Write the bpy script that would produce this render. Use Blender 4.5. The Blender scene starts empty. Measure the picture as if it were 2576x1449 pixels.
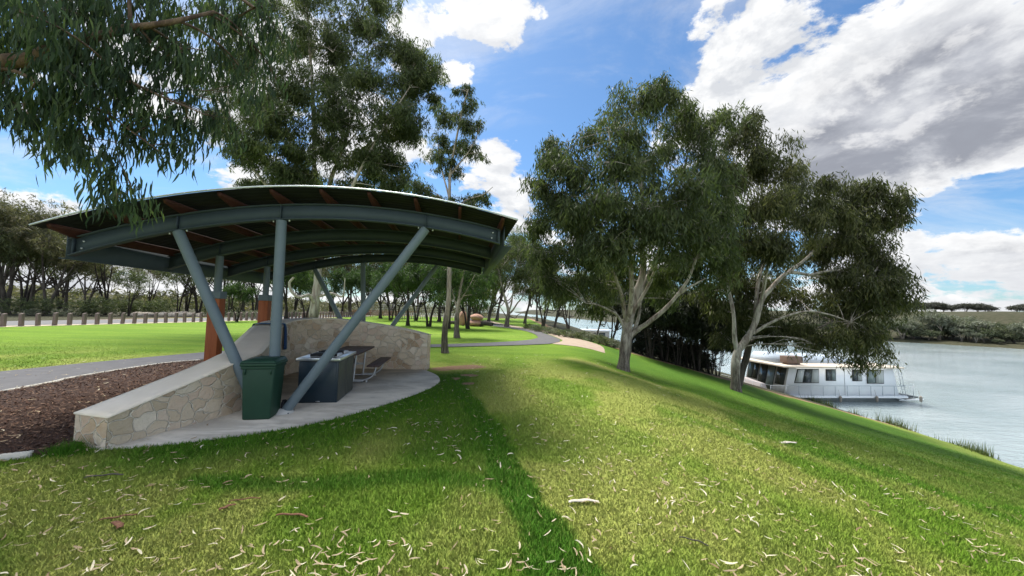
import bpy, math, random
import numpy as np
from mathutils import Vector, Matrix
random.seed(7); RS = np.random.RandomState(7)
SC = bpy.context.scene; COL = SC.collection
# ------------------------------------------------------------------ camera maths (photo pixels in a 2576 x 1449 frame)
F = 940.; H = 1.75; PI_ = math.radians(3.4); RO = math.radians(1.4)
cf = np.array([0, math.cos(PI_), math.sin(PI_)]); r0 = np.array([1, 0, 0.]); u0 = np.array([0, -math.sin(PI_), math.cos(PI_)])
cr = r0*math.cos(RO)+u0*math.sin(RO); cu = u0*math.cos(RO)-r0*math.sin(RO); CAM = np.array([0, 0, H])
def ray(x, y): return cf+cr*((x-1288)/F)-cu*((y-724.5)/F)
def at(x, y, Y):
    d = ray(x, y); return CAM+d*(Y/d[1])
def fl(x, y, z=0.):
    d = ray(x, y); return CAM+d*((z-H)/d[2])
WZ = -4.3
def sstep(a, b, x):
    t = np.clip((np.asarray(x, float)-a)/(b-a), 0, 1); return t*t*(3-2*t)
def hash2(ix, iy, s):
    h = np.sin(ix*127.1+iy*311.7+s*74.7)*43758.5453; return h-np.floor(h)
def vn(x, y, s=0):
    ix, iy = np.floor(x), np.floor(y); fx, fy = x-ix, y-iy; fx = fx*fx*(3-2*fx); fy = fy*fy*(3-2*fy)
    a, b, c, d = hash2(ix, iy, s), hash2(ix+1, iy, s), hash2(ix, iy+1, s), hash2(ix+1, iy+1, s)
    return (a*(1-fx)+b*fx)*(1-fy)+(c*(1-fx)+d*fx)*fy
def fbm(x, y, s=0, o=4):
    v = 0; a = .5; t = 0
    for i in range(o):
        v = v+a*vn(x*2**i, y*2**i, s+i*3.1); t += a; a *= .5
    return v/t
def xcrest(y): return 1.3+2.6*sstep(13, 23, y)+3*sstep(30, 60, y)
YS = [-60, 0, 8, 12.8, 16, 18.7, 21.6, 27, 40, 89, 110, 150, 300, 900]
XN = [30, 24, 21.6, 21.4, 21.5, 22.1, 22.0, 21.9, 22.5, 21.2, 13.4, 6, -30, -200]
YF = [-60, 0, 60, 86, 100, 118, 200, 330, 900]; XF = [230, 180, 135, 118.5, 108, 83.2, 66, 52, 10]
def terr(x, y):
    x = np.asarray(x, float); y = np.asarray(y, float)
    xc = xcrest(y); xs = np.interp(y, YS, XN); xs = xs+(fbm(x*0+y*.35, y*0, 5)-.5)*1.3*sstep(24, 30, y)+(fbm(y*.9, y*0, 8)-.5)*.5
    xc = np.minimum(xc, xs-6); t = (x-xc)/(xs-xc)
    s = np.where(t < .12, t*t/.24, t-.06)/.94
    z = np.where(t > 0, WZ*np.clip(s, 0, 1)-np.clip(t-1, 0, .3)*6, 0.)
    xf = np.interp(y, YF, XF)+(fbm(y*.05, y*0+2, 11)-.5)*6; d = x-xf
    zf = np.where(d < 0, np.maximum(WZ+d*.35, WZ-1.8), WZ+.1+np.minimum(d, 6)*.13+8.3*sstep(14, 75, d)+(fbm(x*.05, y*.05, 3)-.5)*1.2*sstep(4, 20, d))
    z = np.maximum(z, zf)
    z = z+(fbm(x*.03, y*.03, 9)-.5)*1.0*sstep(60, 140, y)*(x < xc)
    z = z+(fbm(x*.02, y*.02, 19)*9)*sstep(-90, -200, x)
    return z
def hit(px, py):
    z = 0.
    for i in range(60):
        p = fl(px, py, z); z = .6*z+.4*float(terr(p[0], p[1]))
    p = fl(px, py, z); p[2] = float(terr(p[0], p[1])); return p
# ------------------------------------------------------------------ materials
def mat(name, col=(.5, .5, .5), rough=.7, metal=0., spec=.3, noise=None, bump=None, scale=8., coords='Object', stretch=(1, 1, 1)):
    m = bpy.data.materials.new(name); m.use_nodes = True; nt = m.node_tree; b = nt.nodes['Principled BSDF']
    b.inputs['Base Color'].default_value = (*col, 1); b.inputs['Roughness'].default_value = rough; b.inputs['Metallic'].default_value = metal
    b.inputs['Specular IOR Level'].default_value = spec
    if noise or bump:
        tc = nt.nodes.new('ShaderNodeTexCoord'); mp = nt.nodes.new('ShaderNodeMapping'); nt.links.new(tc.outputs[coords], mp.inputs['Vector']); mp.inputs['Scale'].default_value = stretch
        n = nt.nodes.new('ShaderNodeTexNoise'); n.inputs['Scale'].default_value = scale; n.inputs['Detail'].default_value = 6; n.inputs['Roughness'].default_value = .65
        nt.links.new(mp.outputs[0], n.inputs['Vector'])
        if noise:
            r = nt.nodes.new('ShaderNodeValToRGB'); r.color_ramp.elements[0].position = .3; r.color_ramp.elements[1].position = .7
            r.color_ramp.elements[0].color = (*noise, 1); r.color_ramp.elements[1].color = (*col, 1)
            nt.links.new(n.outputs['Fac'], r.inputs['Fac']); nt.links.new(r.outputs['Color'], b.inputs['Base Color'])
        if bump:
            bp = nt.nodes.new('ShaderNodeBump'); bp.inputs['Strength'].default_value = bump; bp.inputs['Distance'].default_value = .02
            nt.links.new(n.outputs['Fac'], bp.inputs['Height']); nt.links.new(bp.outputs['Normal'], b.inputs['Normal'])
    return m
class NT:
    def __init__(s, nt): s.nt = nt
    def n(s, t, **k):
        x = s.nt.nodes.new(t)
        for a, v in k.items(): setattr(x, a, v)
        return x
    def l(s, a, b): s.nt.links.new(a, b)
    def math(s, op, a, b=None, clamp=False):
        x = s.n('ShaderNodeMath', operation=op, use_clamp=clamp)
        for i, v in enumerate((a, b)):
            if v is None: continue
            if isinstance(v, (int, float)): x.inputs[i].default_value = v
            else: s.l(v, x.inputs[i])
        return x.outputs[0]
    def mix(s, f, a, b, mode='MIX'):
        x = s.n('ShaderNodeMix', data_type='RGBA', blend_type=mode)
        for i, v in ((0, f), (6, a), (7, b)):
            if isinstance(v, (int, float)): x.inputs[i].default_value = v
            elif isinstance(v, tuple): x.inputs[i].default_value = (*v, 1)
            else: s.l(v, x.inputs[i])
        return x.outputs[2]
    def noise(s, vec, scale, detail=4, rough=.6, dist=0.):
        x = s.n('ShaderNodeTexNoise'); x.inputs['Scale'].default_value = scale; x.inputs['Detail'].default_value = detail
        x.inputs['Roughness'].default_value = rough; x.inputs['Distortion'].default_value = dist; s.l(vec, x.inputs['Vector']); return x.outputs['Fac']
    def mr(s, v, a, b, c=0., d=1., smooth=True):
        x = s.n('ShaderNodeMapRange'); x.interpolation_type = 'SMOOTHSTEP' if smooth else 'LINEAR'
        s.l(v, x.inputs[0])
        for i, q in enumerate((a, b, c, d)): x.inputs[i+1].default_value = q
        return x.outputs[0]
    def map(s, vec, sc):
        x = s.n('ShaderNodeMapping'); x.inputs['Scale'].default_value = sc; s.l(vec, x.inputs['Vector']); return x.outputs[0]
def grass_mat(blade=False):
    m = bpy.data.materials.new('grass_blade' if blade else 'lawn_turf'); m.use_nodes = True; t = NT(m.node_tree); b = m.node_tree.nodes['Principled BSDF']
    at_ = t.n('ShaderNodeAttribute', attribute_name='lc'); sp = t.n('ShaderNodeSeparateColor'); t.l(at_.outputs['Color'], sp.inputs[0])
    geo = t.n('ShaderNodeNewGeometry'); P = geo.outputs['Position']
    n1 = t.noise(P, 1.3, 5, .65); n2 = t.noise(P, 14., 5, .7); n3 = t.noise(P, 70., 3, .7)
    mid = (.25, .385, .035); lush_shade = (.078, .23, .014); dry = (.44, .45, .115); dirt = (.36, .22, .14)
    c = t.mix(t.math('MULTIPLY', t.mr(n1, .35, .65), .35), mid, (.17, .33, .022))
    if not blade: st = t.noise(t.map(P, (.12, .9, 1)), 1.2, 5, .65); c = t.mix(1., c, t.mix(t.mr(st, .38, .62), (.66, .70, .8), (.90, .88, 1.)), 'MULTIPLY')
    c = t.mix(sp.outputs[1], c, lush_shade if blade else (.075, .165, .02))
    dr = t.math('MULTIPLY', sp.outputs[0], t.mr(n2, .25, .6, .45, 1.))
    c = t.mix(dr, c, dry)
    c = t.mix(t.mr(n2, .3, .75, 0, .35), c, (.05, .12, .01))
    di = t.mr(t.math('ADD', sp.outputs[2], t.math('MULTIPLY', t.math('SUBTRACT', n2, .5), .7)), .35, .65)
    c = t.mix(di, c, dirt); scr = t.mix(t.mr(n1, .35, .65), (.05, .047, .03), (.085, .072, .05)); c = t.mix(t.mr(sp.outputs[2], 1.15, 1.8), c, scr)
    if blade:
        nn_ = t.n('ShaderNodeVectorMath', operation='MULTIPLY_ADD'); t.l(geo.outputs['Normal'], nn_.inputs[0]); nn_.inputs[1].default_value = (.45, .45, .45); nn_.inputs[2].default_value = (0, 0, 1); t.l(nn_.outputs[0], b.inputs['Normal'])
        at2 = t.n('ShaderNodeAttribute', attribute_name='rnd'); r = at2.outputs['Fac']
        c = t.mix(t.math('MULTIPLY', t.mr(r, .8, 1.), .4), c, dry); c = t.mix(t.mr(r, 0, .4, .3, 0), c, (.06, .14, .01))
        b.inputs['Roughness'].default_value = .7; b.inputs['Specular IOR Level'].default_value = .08
        tr = t.n('ShaderNodeBsdfTranslucent'); t.l(c, tr.inputs['Color']); t.l(nn_.outputs[0], tr.inputs['Normal']); mx = t.n('ShaderNodeMixShader'); mx.inputs[0].default_value = .2
        t.l(b.outputs[0], mx.inputs[1]); t.l(tr.outputs[0], mx.inputs[2]); t.l(mx.outputs[0], m.node_tree.nodes['Material Output'].inputs[0])
    else:
        c = t.mix(t.mr(n3, .35, .75, 0, .4), c, (.04, .08, .015))
        bp = t.n('ShaderNodeBump'); bp.inputs['Strength'].default_value = .7; bp.inputs['Distance'].default_value = .03; t.l(t.math('ADD', n3, n2), bp.inputs['Height']); t.l(bp.outputs[0], b.inputs['Normal'])
        b.inputs['Roughness'].default_value = .9; b.inputs['Specular IOR Level'].default_value = .1
    t.l(c, b.inputs['Base Color']); return m
def leaf_mat(name, a, b_, c_, trans=.35, rough=.45):
    m = bpy.data.materials.new(name); m.use_nodes = True; t = NT(m.node_tree); b = m.node_tree.nodes['Principled BSDF']
    r = t.n('ShaderNodeAttribute', attribute_name='rnd').outputs['Fac']
    ramp = t.n('ShaderNodeValToRGB'); e = ramp.color_ramp.elements; e[0].color = (*a, 1); e[1].color = (*c_, 1); k = e.new(.55); k.color = (*b_, 1); t.l(r, ramp.inputs[0])
    c = ramp.outputs[0]; t.l(c, b.inputs['Base Color']); b.inputs['Roughness'].default_value = rough+.12; b.inputs['Specular IOR Level'].default_value = .2
    tr = t.n('ShaderNodeBsdfTranslucent'); t.l(t.mix(1., c, (1.3, 1.5, .7), 'MULTIPLY'), tr.inputs['Color']); mx = t.n('ShaderNodeMixShader'); mx.inputs[0].default_value = trans
    t.l(b.outputs[0], mx.inputs[1]); t.l(tr.outputs[0], mx.inputs[2]); t.l(mx.outputs[0], m.node_tree.nodes['Material Output'].inputs[0]); return m
def bark_mat(name, pale, dark, base, amt=.5, zfade=None):
    """smooth pale gum bark with dark streaks; a rough dark stocking at the butt up to zfade metres"""
    m = bpy.data.materials.new(name); m.use_nodes = True; t = NT(m.node_tree); b = m.node_tree.nodes['Principled BSDF']
    tc = t.n('ShaderNodeTexCoord').outputs['Object']; n1 = t.noise(t.map(tc, (5, 5, .8)), 1.2, 6, .7, .6); n2 = t.noise(t.map(tc, (9, 9, 1.2)), 2.5, 6, .75, .3)
    c = t.mix(t.mr(n1, .5-amt*.3, .62), dark, pale); c = t.mix(t.mr(n2, .55, .75, 0, .6), c, base)
    if zfade:
        s = t.n('ShaderNodeSeparateXYZ'); t.l(tc, s.inputs[0]); zz = t.math('ADD', s.outputs[2], t.math('MULTIPLY', t.math('SUBTRACT', n1, .5), zfade*1.6))
        c = t.mix(t.mr(zz, zfade*.7, zfade*1.3, .85, 0), c, t.mix(t.mr(n2, .4, .65), (.035, .028, .022), (.2, .17, .14)))
    t.l(c, b.inputs['Base Color']); b.inputs['Roughness'].default_value = .85; b.inputs['Specular IOR Level'].default_value = .15
    bp = t.n('ShaderNodeBump'); bp.inputs['Strength'].default_value = .6; bp.inputs['Distance'].default_value = .04; t.l(n2, bp.inputs['Height']); t.l(bp.outputs[0], b.inputs['Normal']); return m
def stone_mat():
    m = bpy.data.materials.new('random_stone'); m.use_nodes = True; t = NT(m.node_tree); b = m.node_tree.nodes['Principled BSDF']
    uv = t.n('ShaderNodeUVMap'); uv.uv_map = 'UVMap'; U = uv.outputs[0]
    nz = t.n('ShaderNodeTexNoise'); nz.inputs['Scale'].default_value = 3.2; nz.inputs['Detail'].default_value = 3; t.l(U, nz.inputs['Vector'])
    off = t.n('ShaderNodeVectorMath', operation='MULTIPLY_ADD'); t.l(nz.outputs['Color'], off.inputs[0]); off.inputs[1].default_value = (.34, .34, 0); t.l(t.map(U, (1., 1.25, 1)), off.inputs[2])
    def vor(feat):
        v = t.n('ShaderNodeTexVoronoi', voronoi_dimensions='2D', feature=feat); v.inputs['Scale'].default_value = 5.2; v.inputs['Randomness'].default_value = .95; t.l(off.outputs[0], v.inputs['Vector']); return v
    v1 = vor('F1'); v2 = vor('DISTANCE_TO_EDGE'); sp = t.n('ShaderNodeSeparateColor'); t.l(v1.outputs['Color'], sp.inputs[0])
    ramp = t.n('ShaderNodeValToRGB'); e = ramp.color_ramp.elements; e[0].color = (.36, .25, .15, 1); e[1].color = (.76, .67, .53, 1)
    for p, c in ((.12, (.50, .35, .22)), (.3, (.64, .52, .37)), (.5, (.47, .37, .25)), (.7, (.68, .57, .42)), (.88, (.56, .40, .29))): e.new(p).color = (*c, 1)
    t.l(sp.outputs[0], ramp.inputs[0]); n2 = t.noise(U, 9, 7, .7); n3 = t.noise(U, 45, 4, .7)
    c = t.mix(t.mr(n2, .35, .7, 0, .3), ramp.outputs[0], (.63, .56, .46)); c = t.mix(t.mr(n3, .5, .8, 0, .35), c, (.36, .28, .2)); pc = t.noise(U, 1.3, 4, .6); c = t.mix(t.mr(pc, .45, .7, 0, .35), c, (.70, .64, .55))
    edge = t.mr(t.math('ADD', v2.outputs['Distance'], t.math('MULTIPLY', t.math('SUBTRACT', n2, .5), .05)), .02, .065)
    c = t.mix(edge, (.70, .63, .51), c)
    t.l(c, b.inputs['Base Color']); b.inputs['Roughness'].default_value = .9; b.inputs['Specular IOR Level'].default_value = .15
    h = t.math('ADD', t.math('MULTIPLY', edge, 1.2), t.math('ADD', n2, t.math('MULTIPLY', n3, .3)))
    bp = t.n('ShaderNodeBump'); bp.inputs['Strength'].default_value = .8; bp.inputs['Distance'].default_value = .04; t.l(h, bp.inputs['Height']); t.l(bp.outputs[0], b.inputs['Normal']); return m
M = {}
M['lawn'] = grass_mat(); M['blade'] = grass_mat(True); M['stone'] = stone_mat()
M['asphalt'] = mat('asphalt_path', (.135, .13, .13), .9, noise=(.095, .092, .092), scale=3, bump=.3, coords='Object')
M['road'] = mat('road_seal', (.19, .185, .18), .9, noise=(.14, .135, .135), scale=1.5)
M['sand'] = mat('pale_sand', (.42, .34, .26), .95, noise=(.34, .25, .18), scale=2.5, bump=.4)
M['verge'] = mat('pale_verge', (.52, .45, .33), .95, noise=(.42, .35, .25), scale=3)
def concrete():
    m = mat('slab_concrete', (.36, .345, .32), .8); t = NT(m.node_tree); b = m.node_tree.nodes['Principled BSDF']; tc = t.n('ShaderNodeTexCoord').outputs['Object']
    n1 = t.noise(t.map(tc, (.7, 1.5, 1)), 1.1, 5, .65, .8); n2 = t.noise(tc, 30, 5, .7); n3 = t.noise(tc, 4., 4, .6)
    c = t.mix(t.mr(n1, .35, .65), (.36, .325, .27), (.58, .525, .44)); c = t.mix(t.mr(n3, .55, .72, 0, .35), c, (.24, .22, .195)); c = t.mix(t.mr(n2, .4, .8, 0, .25), c, (.46, .44, .41))
    t.l(c, b.inputs['Base Color']); bp = t.n('ShaderNodeBump'); bp.inputs['Strength'].default_value = .15; bp.inputs['Distance'].default_value = .01; t.l(n2, bp.inputs['Height']); t.l(bp.outputs[0], b.inputs['Normal']); return m
M['concrete'] = concrete()
M['cap'] = mat('render_capping', (.80, .71, .58), .85, noise=(.70, .61, .48), scale=2.2, bump=.15)
M['mulch'] = mat('bark_mulch', (.085, .046, .03), .95, noise=(.028, .015, .010), scale=40, bump=1.)
M['chip'] = leaf_mat('mulch_chip', (.04, .02, .013), (.105, .056, .036), (.23, .15, .10), 0., .9)
M['kerb'] = mat('concrete_edging', (.55, .52, .45), .9, noise=(.42, .39, .33), scale=6)
M['steel'] = mat('painted_steel', (.14, .178, .20), .55, spec=.3, noise=(.115, .15, .172), scale=3)
M['steel2'] = mat('green_steel_beam', (.062, .082, .098), .6, spec=.2, noise=(.05, .068, .082), scale=2)
M['roofsheet'] = mat('roof_sheet', (.028, .030, .034), .7, spec=.1, noise=(.022, .024, .028), scale=2)
M['rooflitline'] = mat('sky_lit_roof_line', (.62, .66, .68), .35, metal=.3)
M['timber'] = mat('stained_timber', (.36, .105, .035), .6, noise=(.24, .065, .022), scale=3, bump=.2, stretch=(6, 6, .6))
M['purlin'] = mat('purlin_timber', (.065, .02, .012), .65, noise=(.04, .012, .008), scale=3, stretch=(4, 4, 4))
M['bolt'] = mat('zinc_bolt', (.65, .66, .67), .35, metal=.7)
M['bin'] = mat('bin_plastic', (.014, .050, .029), .5, spec=.3, noise=(.011, .040, .024), scale=6, bump=.05)
M['rubber'] = mat('black_rubber', (.012, .012, .014), .7)
M['bbq'] = mat('navy_cabinet', (.012, .028, .042), .35, spec=.5, noise=(.010, .022, .033), scale=3)
M['bbq2'] = mat('olive_door_panel', (.055, .06, .05), .45, spec=.4)
M['stainless'] = mat('stainless', (.72, .75, .76), .28, metal=.85, noise=(.62, .66, .68), scale=8)
M['cooktop'] = mat('white_hotplate_surround', (.66, .66, .68), .4, metal=.2)
M['slot'] = mat('dark_gap', (.01, .01, .011), .6)
M['slat'] = mat('brown_slats', (.085, .055, .05), .55, noise=(.055, .034, .032), scale=5, bump=.2, stretch=(1, 8, 8))
M['galv'] = mat('galvanised_pipe', (.55, .57, .58), .4, metal=.5)
M['towel'] = mat('blue_cloth', (.035, .09, .22), .95, noise=(.02, .04, .10), scale=30, bump=.4, stretch=(4, 4, .3))
M['foot'] = mat('grout_cone', (.48, .47, .44), .9)
M['bollard'] = mat('weathered_sleeper', (.20, .155, .135), .9, noise=(.12, .09, .078), scale=4, bump=.5, stretch=(4, 4, .5))
M['whitepaint'] = mat('white_boat_paint', (.84, .86, .87), .4, spec=.4, noise=(.78, .80, .82), scale=1.2)
M['boatroof'] = mat('cream_roof', (.66, .58, .47), .6, noise=(.58, .48, .37), scale=1.5)
M['canvas'] = mat('grey_canvas', (.42, .48, .54), .8)
M['hull'] = mat('grey_hull', (.16, .18, .18), .5, noise=(.11, .13, .13), scale=3)
M['darkhull'] = mat('antifoul', (.03, .035, .035), .6)
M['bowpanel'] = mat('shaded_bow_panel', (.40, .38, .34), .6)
M['frame'] = mat('dark_window_frame', (.03, .032, .03), .5)
M['glass'] = mat('window_glass', (.035, .045, .045), .12, spec=.6)
M['glass2'] = mat('pale_glass', (.16, .20, .19), .15, spec=.6)
M['curtain'] = mat('curtain', (.52, .54, .52), .9, noise=(.30, .32, .31), scale=1., stretch=(14, 14, .2))
M['rail'] = mat('white_rail', (.44, .47, .49), .4)
M['acbox'] = mat('brown_ac_box', (.20, .145, .11), .8, noise=(.15, .10, .08), scale=4, stretch=(1, 1, 8))
M['fender'] = mat('worn_fender', (.30, .26, .22), .8)
M['pinkrock'] = mat('pink_boulder', (.50, .30, .22), .9, noise=(.36, .20, .14), scale=2, bump=.6)
M['palerock'] = mat('pale_rock', (.46, .40, .32), .9, noise=(.32, .27, .21), scale=2, bump=.6)
M['log'] = mat('dead_log', (.10, .085, .075), .95, noise=(.04, .035, .03), scale=5, bump=.6)
M['barrier'] = mat('orange_mesh', (.42, .13, .08), .8, noise=(.30, .16, .12), scale=6)
M['fence'] = mat('galv_fence', (.40, .41, .41), .6)
M['picket'] = mat('pale_picket', (.55, .53, .48), .8)
M['litter'] = leaf_mat('dry_leaf', (.25, .16, .09), (.48, .39, .25), (.68, .61, .45), .15, .6)
M['bark'] = mat('red_brown_bark', (.22, .10, .055), .85, noise=(.12, .055, .03), scale=14, bump=.5)
M['palebark'] = mat('pale_bark', (.62, .57, .48), .85, noise=(.45, .40, .32), scale=10, bump=.4)
M['reed'] = leaf_mat('reed', (.05, .08, .02), (.10, .14, .04), (.22, .20, .09), .2, .7)
M['pale_gum'] = bark_mat('pale_gum_bark', (.42, .38, .31), (.25, .20, .16), (.36, .26, .18), .5, 1.5)
M['river_gum'] = bark_mat('river_gum_bark', (.37, .34, .29), (.13, .105, .085), (.24, .17, .12), .45, 1.3)
M['slim_gum'] = bark_mat('slim_gum_bark', (.44, .37, .29), (.19, .15, .12), (.30, .22, .16), .5, 1.5)
M['dark_trunk'] = bark_mat('dark_bark', (.055, .045, .038), (.02, .017, .015), (.085, .07, .06), .5)
M['brown_trunk'] = bark_mat('brown_bark', (.11, .095, .08), (.045, .037, .03), (.15, .13, .11), .5)
M['limb_fg'] = bark_mat('reddish_limb', (.17, .115, .08), (.07, .045, .035), (.2, .13, .09), .5)
L = {}
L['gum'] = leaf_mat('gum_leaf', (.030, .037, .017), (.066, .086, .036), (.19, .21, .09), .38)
L['gum2'] = leaf_mat('gum_leaf_warm', (.032, .035, .016), (.070, .078, .034), (.20, .19, .085), .38)
L['fg'] = leaf_mat('near_gum_leaf', (.018, .028, .016), (.036, .060, .030), (.13, .17, .065), .3)
L['park'] = leaf_mat('park_tree_leaf', (.022, .040, .015), (.046, .080, .026), (.11, .16, .05), .35)
L['bush'] = leaf_mat('dull_bush_leaf', (.055, .06, .034), (.125, .12, .07), (.22, .185, .11), .3)
L['bushg'] = leaf_mat('olive_leaf', (.05, .066, .032), (.105, .125, .062), (.18, .195, .095), .3)
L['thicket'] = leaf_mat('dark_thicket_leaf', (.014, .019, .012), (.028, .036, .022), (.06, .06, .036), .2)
L['shrub'] = leaf_mat('saltbush_leaf', (.09, .10, .07), (.16, .17, .12), (.26, .27, .2), .2)
L['farg'] = leaf_mat('far_bank_leaf', (.05, .062, .036), (.09, .105, .06), (.16, .165, .10), .25)
L['mallee'] = leaf_mat('mallee_leaf', (.055, .055, .05), (.085, .085, .07), (.12, .11, .09), .2)
# ------------------------------------------------------------------ mesh helpers
def raw(name, V, Fq, m, parent=None, rnd=None, lc=None, smooth=False, uv=None, loc=None):
    """V (n,3); Fq (m,k) faces of one size or list of such arrays"""
    V = np.asarray(V, np.float32).reshape(-1, 3); Fs = Fq if isinstance(Fq, list) else [Fq]; Fs = [np.asarray(f, np.int32) for f in Fs if len(f)]
    if loc is not None: V = V-np.asarray(loc, np.float32)
    me = bpy.data.meshes.new(name); me.vertices.add(len(V)); me.vertices.foreach_set('co', V.ravel())
    nl = sum(f.size for f in Fs); npoly = sum(len(f) for f in Fs); me.loops.add(nl); me.polygons.add(npoly)
    me.loops.foreach_set('vertex_index', np.concatenate([f.ravel() for f in Fs])); st = []; o = 0
    for f in Fs: st.append(o+np.arange(len(f))*f.shape[1]); o += f.size
    me.polygons.foreach_set('loop_start', np.concatenate(st).astype(np.int32))
    if smooth: me.polygons.foreach_set('use_smooth', np.ones(npoly, bool))
    me.update(calc_edges=True); me.validate()
    if rnd is not None:
        a = me.attributes.new('rnd', 'FLOAT', 'POINT'); a.data.foreach_set('value', np.asarray(rnd, np.float32))
    if lc is not None:
        a = me.attributes.new('lc', 'FLOAT_COLOR', 'POINT'); a.data.foreach_set('color', np.c_[lc, np.ones(len(V))].astype(np.float32).ravel())
    if uv is not None:
        l = me.uv_layers.new(name='UVMap'); idx = np.concatenate([f.ravel() for f in Fs]); l.data.foreach_set('uv', np.asarray(uv, np.float32)[idx].ravel())
    me.materials.append(m); o = bpy.data.objects.new(name, me); COL.objects.link(o)
    if parent is not None: o.parent = parent
    if loc is not None: o.location = loc
    return o
def tag(o, label=None, cat=None, group=None, kind=None):
    for k, v in (('label', label), ('category', cat), ('group', group), ('kind', kind)):
        if v: o[k] = v
    return o
def thing(name, label, cat, loc=(0, 0, 0), rz=0., group=None):
    o = bpy.data.objects.new(name, None); COL.objects.link(o); o.location = loc; o.rotation_euler = (0, 0, rz); o.empty_display_size = .2
    return tag(o, label, cat, group)
class MB:
    def __init__(s): s.v = []; s.f = {}; s.n = 0
    def add(s, V, Fs):
        V = np.asarray(V, float).reshape(-1, 3); s.v.append(V)
        for f in Fs: s.f.setdefault(len(f), []).append([i+s.n for i in f])
        s.n += len(V); return s
    def box(s, x0, x1, y0, y1, z0, z1):
        return s.hexa([(x0, y0, z0), (x1, y0, z0), (x1, y1, z0), (x0, y1, z0)], [(x0, y0, z1), (x1, y0, z1), (x1, y1, z1), (x0, y1, z1)])
    def hexa(s, lo, hi):
        return s.add(list(lo)+list(hi), [(3, 2, 1, 0), (4, 5, 6, 7), (0, 1, 5, 4), (1, 2, 6, 5), (2, 3, 7, 6), (3, 0, 4, 7)])
    def prism(s, lo, hi):
        n = len(lo); return s.add(list(lo)+list(hi), [tuple(range(n))[::-1], tuple(range(n, 2*n))]+[(i, (i+1) % n, (i+1) % n+n, i+n) for i in range(n)])
    def bar(s, p, q, w, h, up=(0, 0, 1)):
        p = Vector(p); q = Vector(q); d = (q-p).normalized(); sd = d.cross(Vector(up)).normalized()*w/2; u = sd.cross(d).normalized()*h/2
        return s.hexa([p-sd-u, p+sd-u, p+sd+u, p-sd+u], [q-sd-u, q+sd-u, q+sd+u, q-sd+u])
    def tube(s, pts, rad, n=10, caps=True):
        V, Fq = tube_arr(pts, rad, n); k = len(pts); Fs = [tuple(f) for f in Fq]
        if caps: Fs += [tuple(range(n))[::-1], tuple(range((k-1)*n, k*n))]
        return s.add(V, Fs)
    def build(s, name, m, parent=None, smooth=False, bevel=0., loc=None):
        o = raw(name, np.concatenate(s.v), [np.array(f) for f in s.f.values()], m, parent, smooth=smooth, loc=loc)
        if bevel:
            b = o.modifiers.new('b', 'BEVEL'); b.width = bevel; b.segments = 2; b.limit_method = 'ANGLE'
        if smooth:
            try:
                e = o.modifiers.new('e', 'EDGE_SPLIT'); e.split_angle = math.radians(40)
            except Exception: pass
        return o
def tube_arr(pts, rad, n=8, wob=0., seed=0):
    P = np.asarray(pts, float); k = len(P); rad = np.broadcast_to(np.asarray(rad, float), (k,))
    T = np.gradient(P, axis=0); T /= np.linalg.norm(T, axis=1)[:, None]+1e-9
    a = np.array([1, 0, 0.]) if abs(T[0][0]) < .8 else np.array([0, 1, 0.]); N = []
    for i in range(k):
        a = a-T[i]*(a@T[i]); a = a/(np.linalg.norm(a)+1e-9); N.append(a)
    N = np.array(N); B = np.cross(T, N); th = np.arange(n)*2*math.pi/n
    R = rad[:, None]*np.ones((k, n))
    if wob:
        ii = np.arange(k)[:, None]*.45; R = R*(1+wob*(vn(ii+seed, np.cos(th)[None]*1.3+5+np.sin(th)[None]*2.1, seed)-.5)*2)
    V = P[:, None]+(N[:, None]*np.cos(th)[None, :, None]+B[:, None]*np.sin(th)[None, :, None])*R[..., None]
    i = np.arange(k-1)[:, None]*n; j = np.arange(n)[None]; j2 = (j+1) % n
    return V.reshape(-1, 3), np.stack([i+j, i+j2, i+n+j2, i+n+j], -1).reshape(-1, 4)
def spline(P, m=8):
    P = np.asarray(P, float); Q = np.vstack([2*P[0]-P[1], P, 2*P[-1]-P[-2]]); out = []
    for i in range(1, len(Q)-2):
        t = np.linspace(0, 1, m, endpoint=False)[:, None]; a, b, c, d = Q[i-1], Q[i], Q[i+1], Q[i+2]
        out.append(.5*((2*b)+(-a+c)*t+(2*a-5*b+4*c-d)*t**2+(-a+3*b-3*c+d)*t**3))
    out.append(P[-1:]); return np.vstack(out)
# ------------------------------------------------------------------ ground
def axis(segs):
    out = []
    for a, b, st in segs: out.append(np.arange(a, b, st))
    return np.concatenate(out)
gx = axis([(-400, -100, 20), (-100, -40, 4), (-40, -10, .8), (-10, 12, .14), (12, 26, .4), (26, 60, 2), (60, 200, 2.5), (200, 700, 20)])
gy = axis([(-30, 0, 2), (0, 13, .12), (13, 30, .35), (30, 60, 1), (60, 220, 3), (220, 1400, 40)])
SLAB = np.array([(-4.74, 4.47), (-4.26, 4.63), (-3.83, 4.86), (-3.39, 5.16), (-2.98, 5.53), (-2.6, 6.05), (-2.24, 6.78), (-1.93, 7.59), (-1.72, 8.38), (-1.68, 9.07), (-1.89, 9.8), (-2.35, 10.56)])
MUL = np.array([(-5.0, 4.40), (-5.26, 4.24), (-5.6, 4.05), (-6.6, 3.5), (-8.2, 2.9), (-10.2, 2.7), (-10.2, 4.6), (-9.24, 6.9), (-9.37, 7.75), (-9.55, 8.29), (-9.62, 9.28), (-9.6, 10.5), (-9.2, 11.2), (-7.9, 11.0), (-7.0, 9.7)])
def segd(x, y, a, b):
    a = np.array(a, float); b = np.array(b, float); d = b-a; t = np.clip(((x-a[0])*d[0]+(y-a[1])*d[1])/(d@d), 0, 1)
    return np.hypot(x-a[0]-t*d[0], y-a[1]-t*d[1]), t
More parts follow.
